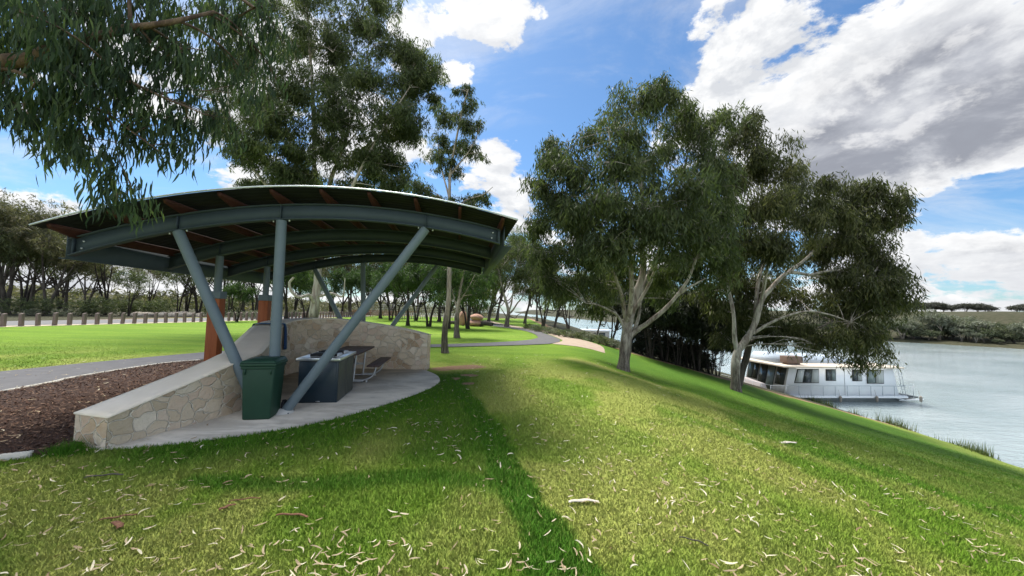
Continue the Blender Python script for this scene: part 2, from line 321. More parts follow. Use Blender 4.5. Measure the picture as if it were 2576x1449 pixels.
def lawncol(x, y):
    wx = x+(fbm(x*1.3, y*1.3, 31)-.5)*.5; wy = y+(fbm(x*1.3, y*1.3, 41)-.5)*.5
    lush_shade = np.zeros_like(x); dry = np.zeros_like(x); dirt = np.zeros_like(x)
    n = fbm(x*.9, y*.55, 51); n2 = fbm(x*.35+9, y*.3, 61); n3 = fbm(x*2.6, y*2.6, 71)
    near = sstep(16, 9, y)
    dry = sstep(.38, .60, n)*.95*near+.15*near*sstep(.3, .7, n3)
    lush_shade = sstep(.5, .3, n)*.35*near
    # brighter dry belt to the right of the dark green strip, fading down the bank
    d, t = segd(wx, wy, (-.5, 10.), (2.2, 2.2)); dry = np.maximum(dry, np.exp(-(np.maximum(d-.1, 0)/.9)**2)*.75*(wx > -1.2+(10-wy)*.25)*(.5+n3*.8))
    d, t = segd(wx, wy, (2.0, 9.5), (7.5, 3.2)); dry = np.maximum(dry, np.exp(-(d/.45)**2)*.8*(.4+n3))
    dry = dry*(1-.6*sstep(4, 9, x))
    lush_shade = np.maximum(lush_shade, sstep(2.2, 5.5, x+(n2-.5)*3)*.95*(.62+.5*n)*sstep(3.5, 9, y+x*.4))  # deeper green down the bank, with tree shade put into the colour
    # deep green strip right of the slab, widened leftwards by a painted soft shadow
    d, t = segd(wx, wy, (-1.45, 10.), (.42, 2.1)); w = .21+.02*t; sd = (wx+1.45)*(-7.9)-(wy-10.)*1.87; lf_ = sd > 0; k = np.maximum(sstep(w+.10, w-.04, d), lf_*sstep(1.8, .2, d)*(.35+.5*sstep(3.6, 4.6, wy))); lush_shade = np.maximum(lush_shade, k*.95); dry = dry*(1-k)
    # hem along the slab edge and front band, shadow-like dark green in the colour
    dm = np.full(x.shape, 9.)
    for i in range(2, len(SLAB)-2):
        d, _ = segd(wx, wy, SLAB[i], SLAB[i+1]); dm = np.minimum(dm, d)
    k = sstep(1.8, .35, dm); lush_shade = np.maximum(lush_shade, k*.9); dry = dry*(1-k)
    d, t = segd(wx, wy, (-2.9, 3.75), (-.35, 3.9)); k = sstep(.3, .08, d); lush_shade = np.maximum(lush_shade, k*.85); dry *= 1-k*.9
    d, t = segd(wx, wy, (-1.6, 7.), (-.9, 4.5)); k = sstep(.7, .1, d); lush_shade = np.maximum(lush_shade, k*.75); dry *= 1-k*.7
    # far sunny meadow
    far = sstep(9, 16, y)*sstep(2.5, 0, x); lush_shade = lush_shade*(1-far)+far*.12*n2; dry = dry+far*.12*sstep(.5, .7, fbm(x*.06, y*.5, 81))
    d, _ = segd(wx, wy, (-1.1, 11.6), (-2.0, 11.0)); dirt = np.maximum(dirt, sstep(.8, .1, d)*.75); dry = np.maximum(dry, sstep(1.3, .3, d)*.8)
    for c, r in (((-1.12, 10.0), .30), ((-.95, 8.9), .22), ((-1.35, 9.55), .14)): dirt = np.maximum(dirt, sstep(r, r*.4, np.hypot((wx-c[0])*.8, (wy-c[1])))*.95)
    d, _ = segd(wx, wy, (2.4, 14.2), (4.6, 11.7)); dry = np.maximum(dry, sstep(.8, .1, d)); dirt = np.maximum(dirt, sstep(.5, 0, d)*.45)
    # bank edge, bush floor beyond the road and far bank are bare or rough
    zz = terr(x, y); dirt = np.maximum(dirt, sstep(WZ+.5, WZ+.1, zz)*.3); dry = np.maximum(dry, sstep(WZ+1., WZ+.3, zz)*.5)
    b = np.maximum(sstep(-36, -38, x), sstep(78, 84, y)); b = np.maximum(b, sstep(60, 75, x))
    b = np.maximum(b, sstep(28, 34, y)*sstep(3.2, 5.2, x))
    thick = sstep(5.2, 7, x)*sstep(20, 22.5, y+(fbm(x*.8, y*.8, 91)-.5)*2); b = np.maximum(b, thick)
    dry = np.maximum(dry*(1-b), b*.35*n); dirt = np.clip(dirt, 0, 1)+b*2.; lush_shade = lush_shade*(1-b)
    return np.stack([np.clip(dry, 0, 1), np.clip(lush_shade, 0, 1), dirt], -1)
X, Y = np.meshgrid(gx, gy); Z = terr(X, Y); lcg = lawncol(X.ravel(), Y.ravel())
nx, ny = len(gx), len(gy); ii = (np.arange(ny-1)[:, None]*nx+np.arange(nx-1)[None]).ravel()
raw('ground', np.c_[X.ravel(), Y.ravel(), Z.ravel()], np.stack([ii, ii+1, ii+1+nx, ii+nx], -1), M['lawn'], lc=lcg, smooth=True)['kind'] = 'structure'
def sheet(name, A, B, m, dz=.02, cross=4, kind='structure', sm=6, thick=0.):
    """ribbon between edge curves A and B, draped over the ground"""
    A = spline(np.array(A, float), sm); B = spline(np.array(B, float), sm); n = 60
    def rs(P):
        d = np.r_[0, np.cumsum(np.hypot(*np.diff(P, axis=0).T))]; s = np.linspace(0, d[-1], n); return np.c_[np.interp(s, d, P[:, 0]), np.interp(s, d, P[:, 1])]
    A, B = rs(A), rs(B); t = np.linspace(0, 1, cross+1)[None, :, None]; P = A[:, None]*(1-t)+B[:, None]*t; z = terr(P[..., 0], P[..., 1])+dz
    V = np.concatenate([P, z[..., None]], -1).reshape(-1, 3); k = cross+1; i = (np.arange(n-1)[:, None]*k+np.arange(cross)[None]).ravel()
    o = raw(name, V, np.stack([i, i+1, i+1+k, i+k], -1), m); o['kind'] = kind
    return o
def flat(name, P, m, z, kind='structure', skirt=.15):
    P = np.array(P); V = np.r_[np.c_[P, np.full(len(P), z)], np.c_[P, np.full(len(P), z-skirt)]]; n = len(P)
    b = MB(); b.add(V, [tuple(range(n))]+[(i, i+n, (i+1) % n+n, (i+1) % n) for i in range(n)]); o = b.build(name, m); o['kind'] = kind; return o
# asphalt path: inner (lawn side) and outer edges
pin = [(-15, 2), (-13, 5.5), (-11.9, 8.7), (-11.75, 9.8), (-11.45, 10.8), (-11.1, 12.1), (-10.5, 13.5), (-9.2, 15.2), (-6.8, 16.9), (-3.97, 17.9), (-2.7, 18.6), (-1.06, 19.8), (.43, 21.3), (1.45, 23.), (1.8, 24.9), (1.65, 29.1), (.7, 33.8), (-1.5, 39.), (-4.3, 46), (-7, 58), (-8.5, 75), (-9, 95)]
pout = [(-12.6, 1), (-10.8, 4.2), (-9.45, 6.9), (-9.6, 7.8), (-9.85, 9.3), (-9.75, 10.5), (-9.3, 11.7), (-8.2, 13.6), (-6, 15.6), (-2.87, 17.), (-1., 18.), (.77, 18.95), (2.15, 20.), (2.98, 22.2), (3.0, 24.), (2.7, 27.8), (2.2, 32.2), (-.5, 40.2), (-2.6, 50), (-5, 60), (-6.3, 76), (-6.8, 95)]
sheet('path', pin, pout, M['asphalt'], .03)
sheet('sand_strip', [(2.2, 20.1), (3.05, 22.2), (3.1, 24.), (2.85, 27.8), (2.35, 32.2), (-.3, 40.2), (-2.4, 50), (-4.6, 60)], [(4.5, 17.9), (5.0, 20.8), (4.4, 24.3), (4.1, 28.5), (3.1, 33.), (.5, 41.5), (-1.7, 50.5), (-3.6, 60.5)], M['sand'], .018)
rx = lambda y, o: (np.interp(y, [0, 22.8, 33.8, 43.5, 60, 90], [-33.2, -30.6, -28.2, -27.1, -26.6, -26.5])-o, y)
sheet('verge', [rx(y, -.35) for y in (0, 12, 22, 34, 44, 60, 74)], [rx(y, 1.1) for y in (0, 12, 22, 34, 44, 60, 74)], M['verge'], .015)
sheet('road', [rx(y, 1.0) for y in (0, 12, 22, 34, 44, 60, 74)], [rx(y, 8.2) for y in (0, 12, 22, 34, 44, 60, 74)], M['road'], .025)
sheet('gravel_area', [(-26.5, 76), (-10, 74.5), (-6.7, 74)], [(-26.5, 90), (-10, 92), (-7, 90)], M['verge'], .02)
flat('slab', list(map(tuple, spline(SLAB, 5)))+[(-3.3, 11.0), (-4.6, 10.95), (-5.6, 10.3), (-5.8, 9.6), (-5.65, 8.8), (-5.2, 7.6), (-4.7, 6.5), (-4.65, 6.1), (-4.9, 5.0), (-5.0, 4.55)], M['concrete'], .022)
flat('mulch_bed', MUL, M['mulch'], .045)
# pale concrete edging of the mulch bed
for seg, lb_ in ((MUL[1:6], 'pale concrete edging strip between lawn and mulch at lower left'), (MUL[7:13], 'broken pale concrete edging strip between mulch and asphalt path')):
    kb = MB(); S = spline(seg, 5)
    P_ = [(p[0], p[1], .03) for p in S]; T_ = np.gradient(S, axis=0); T_ /= np.linalg.norm(T_, axis=1)[:, None]; N_ = np.c_[-T_[:, 1], T_[:, 0]]*.035; V = []
    for p, n_ in zip(S, N_): V += [(p[0]-n_[0], p[1]-n_[1], -.05), (p[0]+n_[0], p[1]+n_[1], -.05), (p[0]+n_[0], p[1]+n_[1], .065), (p[0]-n_[0], p[1]-n_[1], .065)]
    k_ = len(S); kb.add(V, [(i*4+j, i*4+(j+1) % 4, i*4+4+(j+1) % 4, i*4+4+j) for i in range(k_-1) for j in range(4)]+[(3, 2, 1, 0), (4*k_-4, 4*k_-3, 4*k_-2, 4*k_-1)])
    tag(kb.build('garden_edging', M['kerb']), lb_, 'edging')
# river
def water_mat():
    m = bpy.data.materials.new('river_water'); m.use_nodes = True; t = NT(m.node_tree); b = m.node_tree.nodes['Principled BSDF']
    P = t.n('ShaderNodeNewGeometry').outputs['Position']; n1 = t.noise(t.map(P, (.5, 1.3, 1)), 1.6, 5, .7, .4); n2 = t.noise(t.map(P, (.06, .1, 1)), 1., 4, .6)
    n3 = t.noise(t.map(P, (1.2, 3, 1)), 3.2, 3, .6)
    t.l(t.mix(t.mr(n2, .35, .65), (.25, .31, .31), (.38, .43, .43)), b.inputs['Base Color']); b.inputs['Roughness'].default_value = .09; b.inputs['IOR'].default_value = 1.33; b.inputs['Specular IOR Level'].default_value = .9
    bp = t.n('ShaderNodeBump'); bp.inputs['Strength'].default_value = .4; bp.inputs['Distance'].default_value = .15; t.l(t.math('ADD', n1, t.math('MULTIPLY', n3, .35)), bp.inputs['Height']); t.l(bp.outputs[0], b.inputs['Normal']); return m
wv = [(5, -60, WZ), (300, -60, WZ), (300, 1400, WZ), (-260, 1400, WZ), (-60, 200, WZ), (5, 100, WZ)]
o = MB().add(wv, [tuple(range(6))]).build('water', water_mat()); o['kind'] = 'structure'
# ------------------------------------------------------------------ pavilion
TH = math.radians(8); bb = Vector((math.cos(TH), math.sin(TH), 0)); aa = Vector((-math.sin(TH), math.cos(TH), 0)); P0 = Vector((-3.8, 6.1, 0))
pav = thing('picnic_shelter', 'open picnic shelter with curved metal roof on slanting grey steel posts', 'shelter', P0, TH)
S0, Z0, R0 = 1.11, -7.75, 10.953
def arc(s, R): return Z0+math.sqrt(R*R-(s-S0)**2)
def arcpts(sa, sb, R, n=36): return [(s, arc(s, R)) for s in np.linspace(sa, sb, n)]
BL = [0, 1.95, 3.9, 5.75]
for k, l in enumerate(BL):
    b = MB(); sa, sb = (-2.98, 3.6)
    def rib(Ra, Rb, la, lb):
        A = arcpts(sa, sb, Ra); B = arcpts(sa, sb, Rb); V = []
        for (s, z), (s2, z2) in zip(A, B): V += [(s, la, z), (s2, la, z2), (s2, lb, z2), (s, lb, z)]
        Fs = []; n = len(A)
        for i in range(n-1):
            o_ = i*4
            for j in range(4): Fs.append((o_+j, o_+(j+1) % 4, o_+4+(j+1) % 4, o_+4+j))
        Fs += [(3, 2, 1, 0), tuple(range(4*n-4, 4*n))]; b.add(V, Fs)
    rib(R0, R0+.012, l-.065, l+.065); rib(R0+.236, R0+.248, l-.065, l+.065); rib(R0+.013, R0+.235, l-.006, l+.006)
    stf = {0: (-1.54, -.03, 2.3, -2.93, 3.56), 3: (-1.56, -.14, 2.17)}.get(k, (-2.05,))
    for s in stf:
        for sd in (-1, 1): b.box(s-.005, s+.005, min(l+sd*.007, l+sd*.06), max(l+sd*.007, l+sd*.06), arc(s, R0)+.014, arc(s, R0)+.234)
    bo = b.build('curved_beam', M['steel2'], pav)
    if k == 0:
        for s, dz in ((-2.84, .07), (-2.82, .17), (3.45, .07), (3.47, .17)):
            z = arc(s, R0)+dz; q = MB().tube([(s, l-.022, z), (s, l-.006, z)], .014, 10); q.build('bolt', M['bolt'], bo)
        for s in (-1.54, -.03, 2.3):
            for ds in (-.12, .12): q = MB().tube([(s+ds, l, arc(s+ds, R0)-.03), (s+ds, l, arc(s+ds, R0)-.001)], .013, 8); q.build('bolt', M['bolt'], bo)
# purlins with raked ends
for s in np.linspace(-2.9, 3.6, 10):
    z0 = arc(s, R0)+.25; z1 = z0+.125; la, lb = -.45, 6.2; sl = -(s-S0)/(arc(s, R0)-Z0); tz = sl*.024
    b = MB(); b.prism([(s-.024, la, z1-tz), (s-.024, la+.03, z1-.05-tz), (s-.024, la+.34, z0-tz), (s-.024, lb-.3, z0-tz), (s-.024, lb, z1-tz)],
                      [(s+.024, la, z1+tz), (s+.024, la+.03, z1-.05+tz), (s+.024, la+.34, z0+tz), (s+.024, lb-.3, z0+tz), (s+.024, lb, z1+tz)])
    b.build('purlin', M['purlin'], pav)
# corrugated curved roof sheet, corrugations run along the arc
b = MB(); nL, nS = 170, 40; ls = np.linspace(-.5, 6.3, nL); ss = np.linspace(-3.06, 3.84, nS); V = []
for top in (0, 1):
    for l in ls:
        w = .008*math.sin(l*2*math.pi/.152)
        for s in ss: V.append((s, l, arc(s, R0)+.378+.009+w+top*.004))
N1 = nL*nS; i = (np.arange(nL-1)[:, None]*nS+np.arange(nS-1)[None]).ravel()
Fq = np.stack([i, i+1, i+1+nS, i+nS], -1); raw('roof', V, np.r_[Fq[:, ::-1], Fq+N1], M['roofsheet'], pav, smooth=True)
b = MB(); A = arcpts(-3.06, 3.84, R0, 40)
b.tube([(s, -.512, z+.396) for s, z in A], .013, 6); b.build('roof_lit_edge', M['rooflitline'], pav)  # pale tube puts the sky-lit line of the sheet edge into colour
# side fascia channels at both ends of the arches
for s, w in ((-3.03, -.03), (3.66, .05)):
    z = arc(s, R0); b = MB(); b.box(min(s, s+w*.3), max(s, s+w*.3)+.004, -.02, 5.85, z-.01, z+.34); b.box(min(s, s+w*3.2), max(s, s+w*3.2), -.02, 5.85, z-.022, z-.011)
    b.build('side_channel', M['steel2'], pav)
# slanting tubes
def post(p, q, r=.078):
    b = MB(); b.tube([p, q], r, 20); return b.build('post', M['steel'], pav, smooth=True)
for (s1, s2) in ((-.19, -1.54), (.0, -.03), (.19, 2.3)): post((s1, 0, .02), (s2, 0, arc(s2, R0)-.012))
fb = MB(); fb.tube([(.16, 0, .022), (.16, 0, .05), (.16, 0, .09)], [.17, .15, .08], 20); fb.build('footing_cone', M['foot'], pav, smooth=True)
for s_ in (-.21, .0, .21):
    q = MB(); q.box(s_-.085, s_+.085, -.11, .11, .023, .037); pl_ = q.build('base_plate', M['steel2'], pav)
    for dy_ in (-.09, .09): MB().tube([(s_, dy_, .037), (s_, dy_, .06)], .011, 6).build('bolt', M['bolt'], pl_)
for (s1, s2) in ((.0, -1.56), (.0, -.14), (.0, 2.17)):
    post((s1+(.0 if s2 < -1 else .02 if s2 < 0 else .06), 5.75, 0), (s2, 5.75, arc(s2, R0)-.012), .07)
for l in (1.95, 3.9):
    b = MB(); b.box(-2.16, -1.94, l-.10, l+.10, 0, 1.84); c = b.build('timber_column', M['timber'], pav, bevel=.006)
    MB().box(-2.172, -1.928, l-.112, l+.112, 1.842, 1.99).build('column_cap', M['steel'], pav, bevel=.004)
    MB().tube([(-2.05, l, 1.992), (-2.05, l, arc(-2.05, R0)-.01)], .07, 18).build('column_post', M['steel'], pav, smooth=True)
# ------------------------------------------------------------------ stone wall
WI = [(-4.72, 4.49, .37), (-4.52, 5.3, .60), (-4.33, 6.12, .835), (-4.38, 6.6, .885), (-4.62, 7.2, .99), (-4.97, 8.0, 1.13), (-5.34, 8.8, 1.245), (-5.50, 9.4, 1.32), (-5.42, 9.98, 1.37), (-5.05, 10.36, 1.38), (-4.5, 10.5, 1.34), (-3.54, 10.6, 1.21), (-2.9, 10.63, 1.10), (-2.35, 10.63, .97)]
WS = spline(WI, 10); T = np.gradient(WS[:, :2], axis=0); T /= np.linalg.norm(T, axis=1)[:, None]; NO = np.c_[-T[:, 1], T[:, 0]]
al = np.r_[0, np.cumsum(np.hypot(*np.diff(WS[:, :2], axis=0).T))]
thk = np.interp(al, [0, 2, 5.3, 7, 9.5], [.55, .56, .58, .45, .40]); WO = WS[:, :2]+NO*thk[:, None]
WO[:4] += np.array([[-.03, .02]])*0
V, UV, Fq = [], [], []; nz = 12; n = len(WS)
wn = lambda u, v, k: (fbm(u*3+k*7, v*3, 3)-.5)*.03
for side, PT in ((0, WS[:, :2]), (1, WO)):
    base = len(V)
    for i in range(n):
        for j in range(nz+1):
            z = WS[i, 2]*j/nz-.03*(j == 0); d = float(wn(al[i], z, side))*(j < nz)
            V.append((PT[i, 0]+NO[i, 0]*d, PT[i, 1]+NO[i, 1]*d, z)); UV.append((al[i]+side*13.3, z))
    for i in range(n-1):
        for j in range(nz):
            q = [base+i*(nz+1)+j, base+(i+1)*(nz+1)+j, base+(i+1)*(nz+1)+j+1, base+i*(nz+1)+j+1]; Fq.append(q if side == 0 else q[::-1])
for i, u_ in ((0, 20.), (n-1, 25.)):
    base = len(V)
    for k in range(5):
        for j in range(nz+1):
            p = WS[i, :2]*(1-k/4)+WO[i]*k/4; z = WS[i, 2]*j/nz-.03*(j == 0); V.append((p[0], p[1], z)); UV.append((u_+k/4*thk[i], z))
    for k in range(4):
        for j in range(nz): Fq.append([base+k*(nz+1)+j, base+(k+1)*(nz+1)+j, base+(k+1)*(nz+1)+j+1, base+k*(nz+1)+j+1])
wall = thing('stone_wall', 'low curving wall of cream random stone sweeping round the shelter slab', 'wall')
raw('stone_face', V, np.array(Fq), M['stone'], wall, uv=UV, smooth=True)
V, Fq = [], []
for i in range(n):
    ov = .012
    a_ = WS[i, :2]-NO[i]*ov; c_ = WO[i]+NO[i]*ov
    if i == 0: a_ = a_-T[0]*ov; c_ = c_-T[0]*ov
    if i == n-1: a_ = a_+T[-1]*ov; c_ = c_+T[-1]*ov
    z = WS[i, 2]
    for k in range(7):
        p = a_*(1-k/6)+c_*k/6; V.append((p[0], p[1], z+.022+(float(fbm(al[i]*2, k*.3, 77))-.5)*.012-(.008 if k in (0, 6) else 0)))
    V += [(a_[0], a_[1], z-.004), (c_[0], c_[1], z-.004)]
for i in range(n-1):
    o_ = i*9
    for k in range(6): Fq.append([o_+k, o_+9+k, o_+10+k, o_+k+1])
    Fq.append([o_+7, o_+16, o_+9, o_]); Fq.append([o_+6, o_+15, o_+17, o_+8])
for o_ in (0, (n-1)*9): Fq += [[o_+7, o_, o_+3, o_+3], ]
Fq = [f for f in Fq if len(set(f)) == 4]
co = raw('capping', V, [np.array(Fq), np.array([[7, 0, 1, 2, 3, 4, 5, 6, 8], [(n-1)*9+k for k in (7, 0, 1, 2, 3, 4, 5, 6, 8)]])], M['cap'], wall, smooth=False)
# blue towel strap over the wall
k0 = int(np.argmin(np.abs(WS[:, 1]-8.85)+(WS[:, 0] > -5.2)*0+np.abs(WS[:, 0]+5.36))); pw = WS[k0]; no = NO[k0]; tt = T[k0]; th_ = thk[k0]
prof = [(th_+.04, -.30), (th_+.035, -.1), (th_+.02, .025), (th_-.05, .045), (th_*.5, .042), (.08, .045), (.0, .04), (-.03, .0), (-.045, -.15), (-.05, -.35), (-.055, -.55)]
def towel(off, wd, m_, dz, name, par):
    V = []; PR = spline(np.array(prof), 4); mcol = 9
    for i, (dn, dz_) in enumerate(PR):
        f = i/(len(PR)-1); hang = max(0, (f-.6)/.4); z = pw[2]+dz_+dz if dz_ > -.01 else pw[2]+dz_*(1+dz*4)
        for j in range(mcol):
            u_ = (j/(mcol-1)-.5)*wd*(1+.25*hang)+off; fold = .014*math.sin(j*2.1+f*3)*(.3+hang)
            V.append((pw[0]+no[0]*(dn-fold)+tt[0]*u_, pw[1]+no[1]*(dn-fold)+tt[1]*u_, z))
    r_ = len(PR); i = (np.arange(r_-1)[:, None]*mcol+np.arange(mcol-1)[None]).ravel()
    o = raw(name, V, np.stack([i, i+1, i+1+mcol, i+mcol], -1), m_, par, smooth=True); s = o.modifiers.new('s', 'SOLIDIFY'); s.thickness = .008; return o
tw = thing('towel', 'blue towel draped over the top of the curved stone wall', 'towel'); towel(0, .20, M['towel'], .0, 'cloth', tw); towel(.06, .06, mat('pale_towel_stripe', (.20, .30, .34), .95), .006, 'stripe', tw)
# ------------------------------------------------------------------ wheelie bin
bn = thing('wheelie_bin', 'dark green plastic wheelie bin standing on the slab by the slanting posts', 'bin', (-3.82, 5.89, .022), math.radians(13)); bn.scale = (.87, .87, .965)
b = MB(); lo = [(-.215, -.25, .0), (.215, -.25, 0), (.225, .2, 0), (-.225, .2, 0)]; hi = [(-.255, -.27, .83), (.255, -.27, .83), (.255, .25, .83), (-.255, .25, .83)]; b.hexa(lo, hi)
body = b.build('body', M['bin'], bn, bevel=.03)
b = MB(); b.box(-.28, .28, -.30, .28, .825, .872); b.box(-.266, .266, -.285, .265, .78, .824); rim = b.build('rim', M['bin'], bn, bevel=.012)
for sx in (-.20, .20): MB().box(sx-.012, sx+.012, -.287, -.262, .70, .785).build('rib', M['bin'], bn)
b = MB(); b.hexa([(-.283, -.315, .874), (.283, -.315, .874), (.283, .26, .874), (-.283, .26, .874)], [(-.25, -.28, .912), (.25, -.28, .912), (.25, .28, .912), (-.25, .28, .912)])
b.hexa([(-.20, -.2, .914), (.20, -.2, .914), (.20, .22, .914), (-.20, .22, .914)], [(-.17, -.15, .93), (.17, -.15, .93), (.17, .18, .93), (-.17, .18, .93)])
lid = b.build('lid', M['bin'], bn, bevel=.016)
b = MB(); b.tube([(-.2, .33, .905), (.2, .33, .905)], .017, 12)
for sx in (-.2, 0, .2): b.box(sx-.015, sx+.015, .25, .33, .88, .91)
b.build('handle', M['bin'], bn)
MB().box(-.32, -.288, -.12, .0, .845, .868).build('lift_lug', M['bin'], bn)
for sx in (-1, 1):
    b = MB(); b.tube([(sx*.235, .27, .10), (sx*.285, .27, .10)], .10, 28); w_ = b.build('wheel', M['rubber'], bn, bevel=.008)
    MB().tube([(sx*.286, .27, .10), (sx*.292, .27, .10)], .045, 16).build('hub', mat('hub_grey', (.06, .06, .065), .5), w_)
MB().tube([(-.235, .27, .10), (.235, .27, .10)], .014, 10).build('axle', M['galv'], bn)
# ------------------------------------------------------------------ barbecue
def loc2(s, l): q = P0+bb*s+aa*l; return (q.x, q.y, .022)
bq = thing('barbecue', 'dark cabinet barbecue with stainless top under the shelter roof', 'barbecue', (-3.50, 7.27, .022), math.radians(9))
MB().box(-.33, .33, -.52, .52, .0, .74).build('cabinet', M['bbq'], bq, bevel=.006)
for y0, y1 in ((-.505, -.01), (.01, .505)): MB().box(.331, .343, y0, y1, .03, .72).build('door', M['bbq2'], bq, bevel=.003)
MB().box(-.30, .30, -.532, -.521, .03, .72).build('end_panel', M['bbq'], bq, bevel=.003)
MB().box(-.29, -.25, -.5325, -.5321, .05, .70)
MB().box(-.37, .37, -.565, .565, .742, .79).build('benchtop', M['stainless'], bq, bevel=.004)
for y0 in (-.34, .09):
    hp = MB().box(-.22, .26, y0, y0+.30, .792, .83); h_ = hp.build('hotplate', M['cooktop'], bq, bevel=.004); MB().box(-.19, .2, y0+.04, y0+.26, .831, .845).build('plate_cover', M['slot'], h_, bevel=.002)
    MB().box(-.21, .25, y0-.012, y0-.002, .80, .845).build('splash_rail', M['slot'], h_)
MB().box(-.02, .05, -.5385, -.5325, .025, .033).build('latch', M['bolt'], bq)
# ------------------------------------------------------------------ picnic table
pt = thing('picnic_table', 'brown slatted picnic table with fixed benches on bent galvanised pipe legs', 'picnic table', loc2(.40, 2.9), TH)
for i in range(4):
    x0 = -.35+i*.178; MB().box(x0, x0+.168, -.83, .85, .655, .695).build('tabletop_plank', M['slat'], pt, bevel=.004)
for sx in (-1, 1):
    sb = MB(); c_ = sx*.66
    for k in (0, 1): sb.box(c_-.135+k*.138, c_-.135+k*.138+.13, -.72, .80, .385, .42)
    sb.build('bench_seat', M['slat'], pt, bevel=.004)
for fy in (-.45, .42):
    b = MB(); b.tube([(-.50, fy, .03), (.34, fy, .03)], .018, 10); b.tube([(.40, fy+.03, .03), (.32, fy+.03, .03)], .02, 8)
    for sx in (-1, 1):
        b.tube([(sx*.19, fy, .045), (sx*.23, fy, .645)], .020, 10)
        b.tube([tuple(p) for p in spline(np.array([(sx*.15, fy+.04, .05), (sx*.42, fy+.04, .055), (sx*.58, fy+.04, .13), (sx*.65, fy+.04, .26), (sx*.665, fy+.04, .37)]), 6)], .019, 10)
        b.box(min(sx*.60, sx*.74), max(sx*.60, sx*.74), fy+.0, fy+.08, .355, .383)
        b.tube([(sx*.47, fy+.04, .0), (sx*.47, fy+.04, .05)], .02, 8)
    b.bar((-.30, fy, .635), (.30, fy, .635), .04, .035); b.bar((-.21, fy+.03, .30), (.21, fy+.03, .30), .012, .05)
    b.build('leg_frame', M['galv'], pt, smooth=True)
b = MB(); b.bar((0, -.42, .31), (0, .05, .62), .03, .06); b.bar((0, .40, .31), (0, -.05, .62), .03, .06); b.build('brace', mat('dark_brace', (.03, .03, .03), .6), pt)
# ------------------------------------------------------------------ houseboat
BT = math.radians(5.5)
hb = thing('houseboat', 'white houseboat with dark framed windows moored at the grassy bank', 'houseboat', (21., 27., 0), BT)
b = MB(); b.prism([(-1.2, .25, WZ-.3), (7.7, .25, WZ-.3), (8.4, .25, -3.99), (-1.4, .25, -3.99)], [(-1.2, 4.3, WZ-.3), (7.7, 4.3, WZ-.3), (8.4, 4.3, -3.99), (-1.4, 4.3, -3.99)])
b.build('hull', M['hull'], hb)
MB().box(-3.2, 8.3, .0, 4.6, -3.985, -3.86).build('deck', M['whitepaint'], hb, bevel=.01)
b = MB(); b.box(8.32, 10.3, .9, 4.0, -4.16, -4.08); b.build('swim_platform', M['darkhull'], hb); b = MB(); b.bar((7.5, .12, -4.0), (8.2, .12, -4.16), .05, .07); b.bar((7.7, .12, -4.17), (10.2, .5, -4.19), .06, .06); b.build('platform_strut', M['whitepaint'], hb)
b = MB(); lo = [(-1.25, .35, -3.855), (7.98, .35, -3.855), (7.98, 4.3, -3.855), (-1.25, 4.3, -3.855)]; hi = [(-.80, .35, -1.87), (7.55, .35, -1.87), (7.55, 4.3, -1.87), (-.80, 4.3, -1.87)]; b.hexa(lo, hi); b.build('cabin', M['whitepaint'], hb)
b = MB(); b.hexa([(-1.5, .05, -1.86), (8.15, .05, -1.86), (8.15, 4.9, -1.86), (-1.7, 4.9, -1.86)], [(-1.5, .05, -1.76), (8.15, .05, -1.76), (8.15, 4.9, -1.70), (-1.7, 4.9, -1.70)])
rf = b.build('roof', M['boatroof'], hb, bevel=.01)
b = MB(); b.hexa([(-.85, 1.6, -1.75), (7.0, 1.6, -1.75), (7.3, 4.3, -1.70), (-.85, 4.3, -1.70)], [(-.65, 1.9, -1.12), (5.2, 1.9, -1.32), (5.4, 4., -1.3), (-.65, 4., -1.1)]); b.build('canvas_cover', M['canvas'], hb)
b = MB(); b.box(-.62, .62, .7, 1.4, -1.62, -1.14); b.bar((-.5, 1.05, -1.69), (.5, 1.05, -1.69), .5, .12); b.build('air_conditioner', M['acbox'], hb, bevel=.02)
def window(pts, pn, kinds, vv=.345):
    """pts: quad (u,z) lower-left, lower-right, upper-right, upper-left"""
    b = MB(); b.prism([(u, vv-.012, z) for u, z in pts], [(u, vv-.045, z) for u, z in pts]); w = b.build('window', M['frame'], hb)
    (ul, zl), (ur, _), (ur2, zt), (ul2, _) = pts; k = .045; n_ = len(kinds)
    for i, kd in enumerate(kinds):
        f0, f1 = i/n_, (i+1)/n_; L0 = lambda f: ul+(ur-ul)*f; L1 = lambda f: ul2+(ur2-ul2)*f
        q = [(L0(f0)+k, zl+k), (L0(f1)-k*.6, zl+k), (L1(f1)-k*.6, zt-k), (L1(f0)+k, zt-k)]
        b = MB(); b.prism([(u, vv-.0455, z) for u, z in q], [(u, vv-.049, z) for u, z in q]); b.build('pane', M[kd], w)
window([(-.46, -2.99), (1.47, -2.98), (1.49, -1.97), (-.17, -1.97)], 3, ('curtain', 'glass', 'curtain'))
window([(2.05, -2.82), (2.84, -2.82), (2.84, -1.98), (2.05, -1.98)], 2, ('glass', 'glass2'))
window([(4.18, -2.83), (4.95, -2.83), (4.95, -1.99), (4.18, -1.99)], 2, ('glass', 'curtain'))
window([(5.36, -3.0), (6.72, -3.0), (6.72, -2.01), (5.36, -2.01)], 2, ('glass2', 'curtain'))
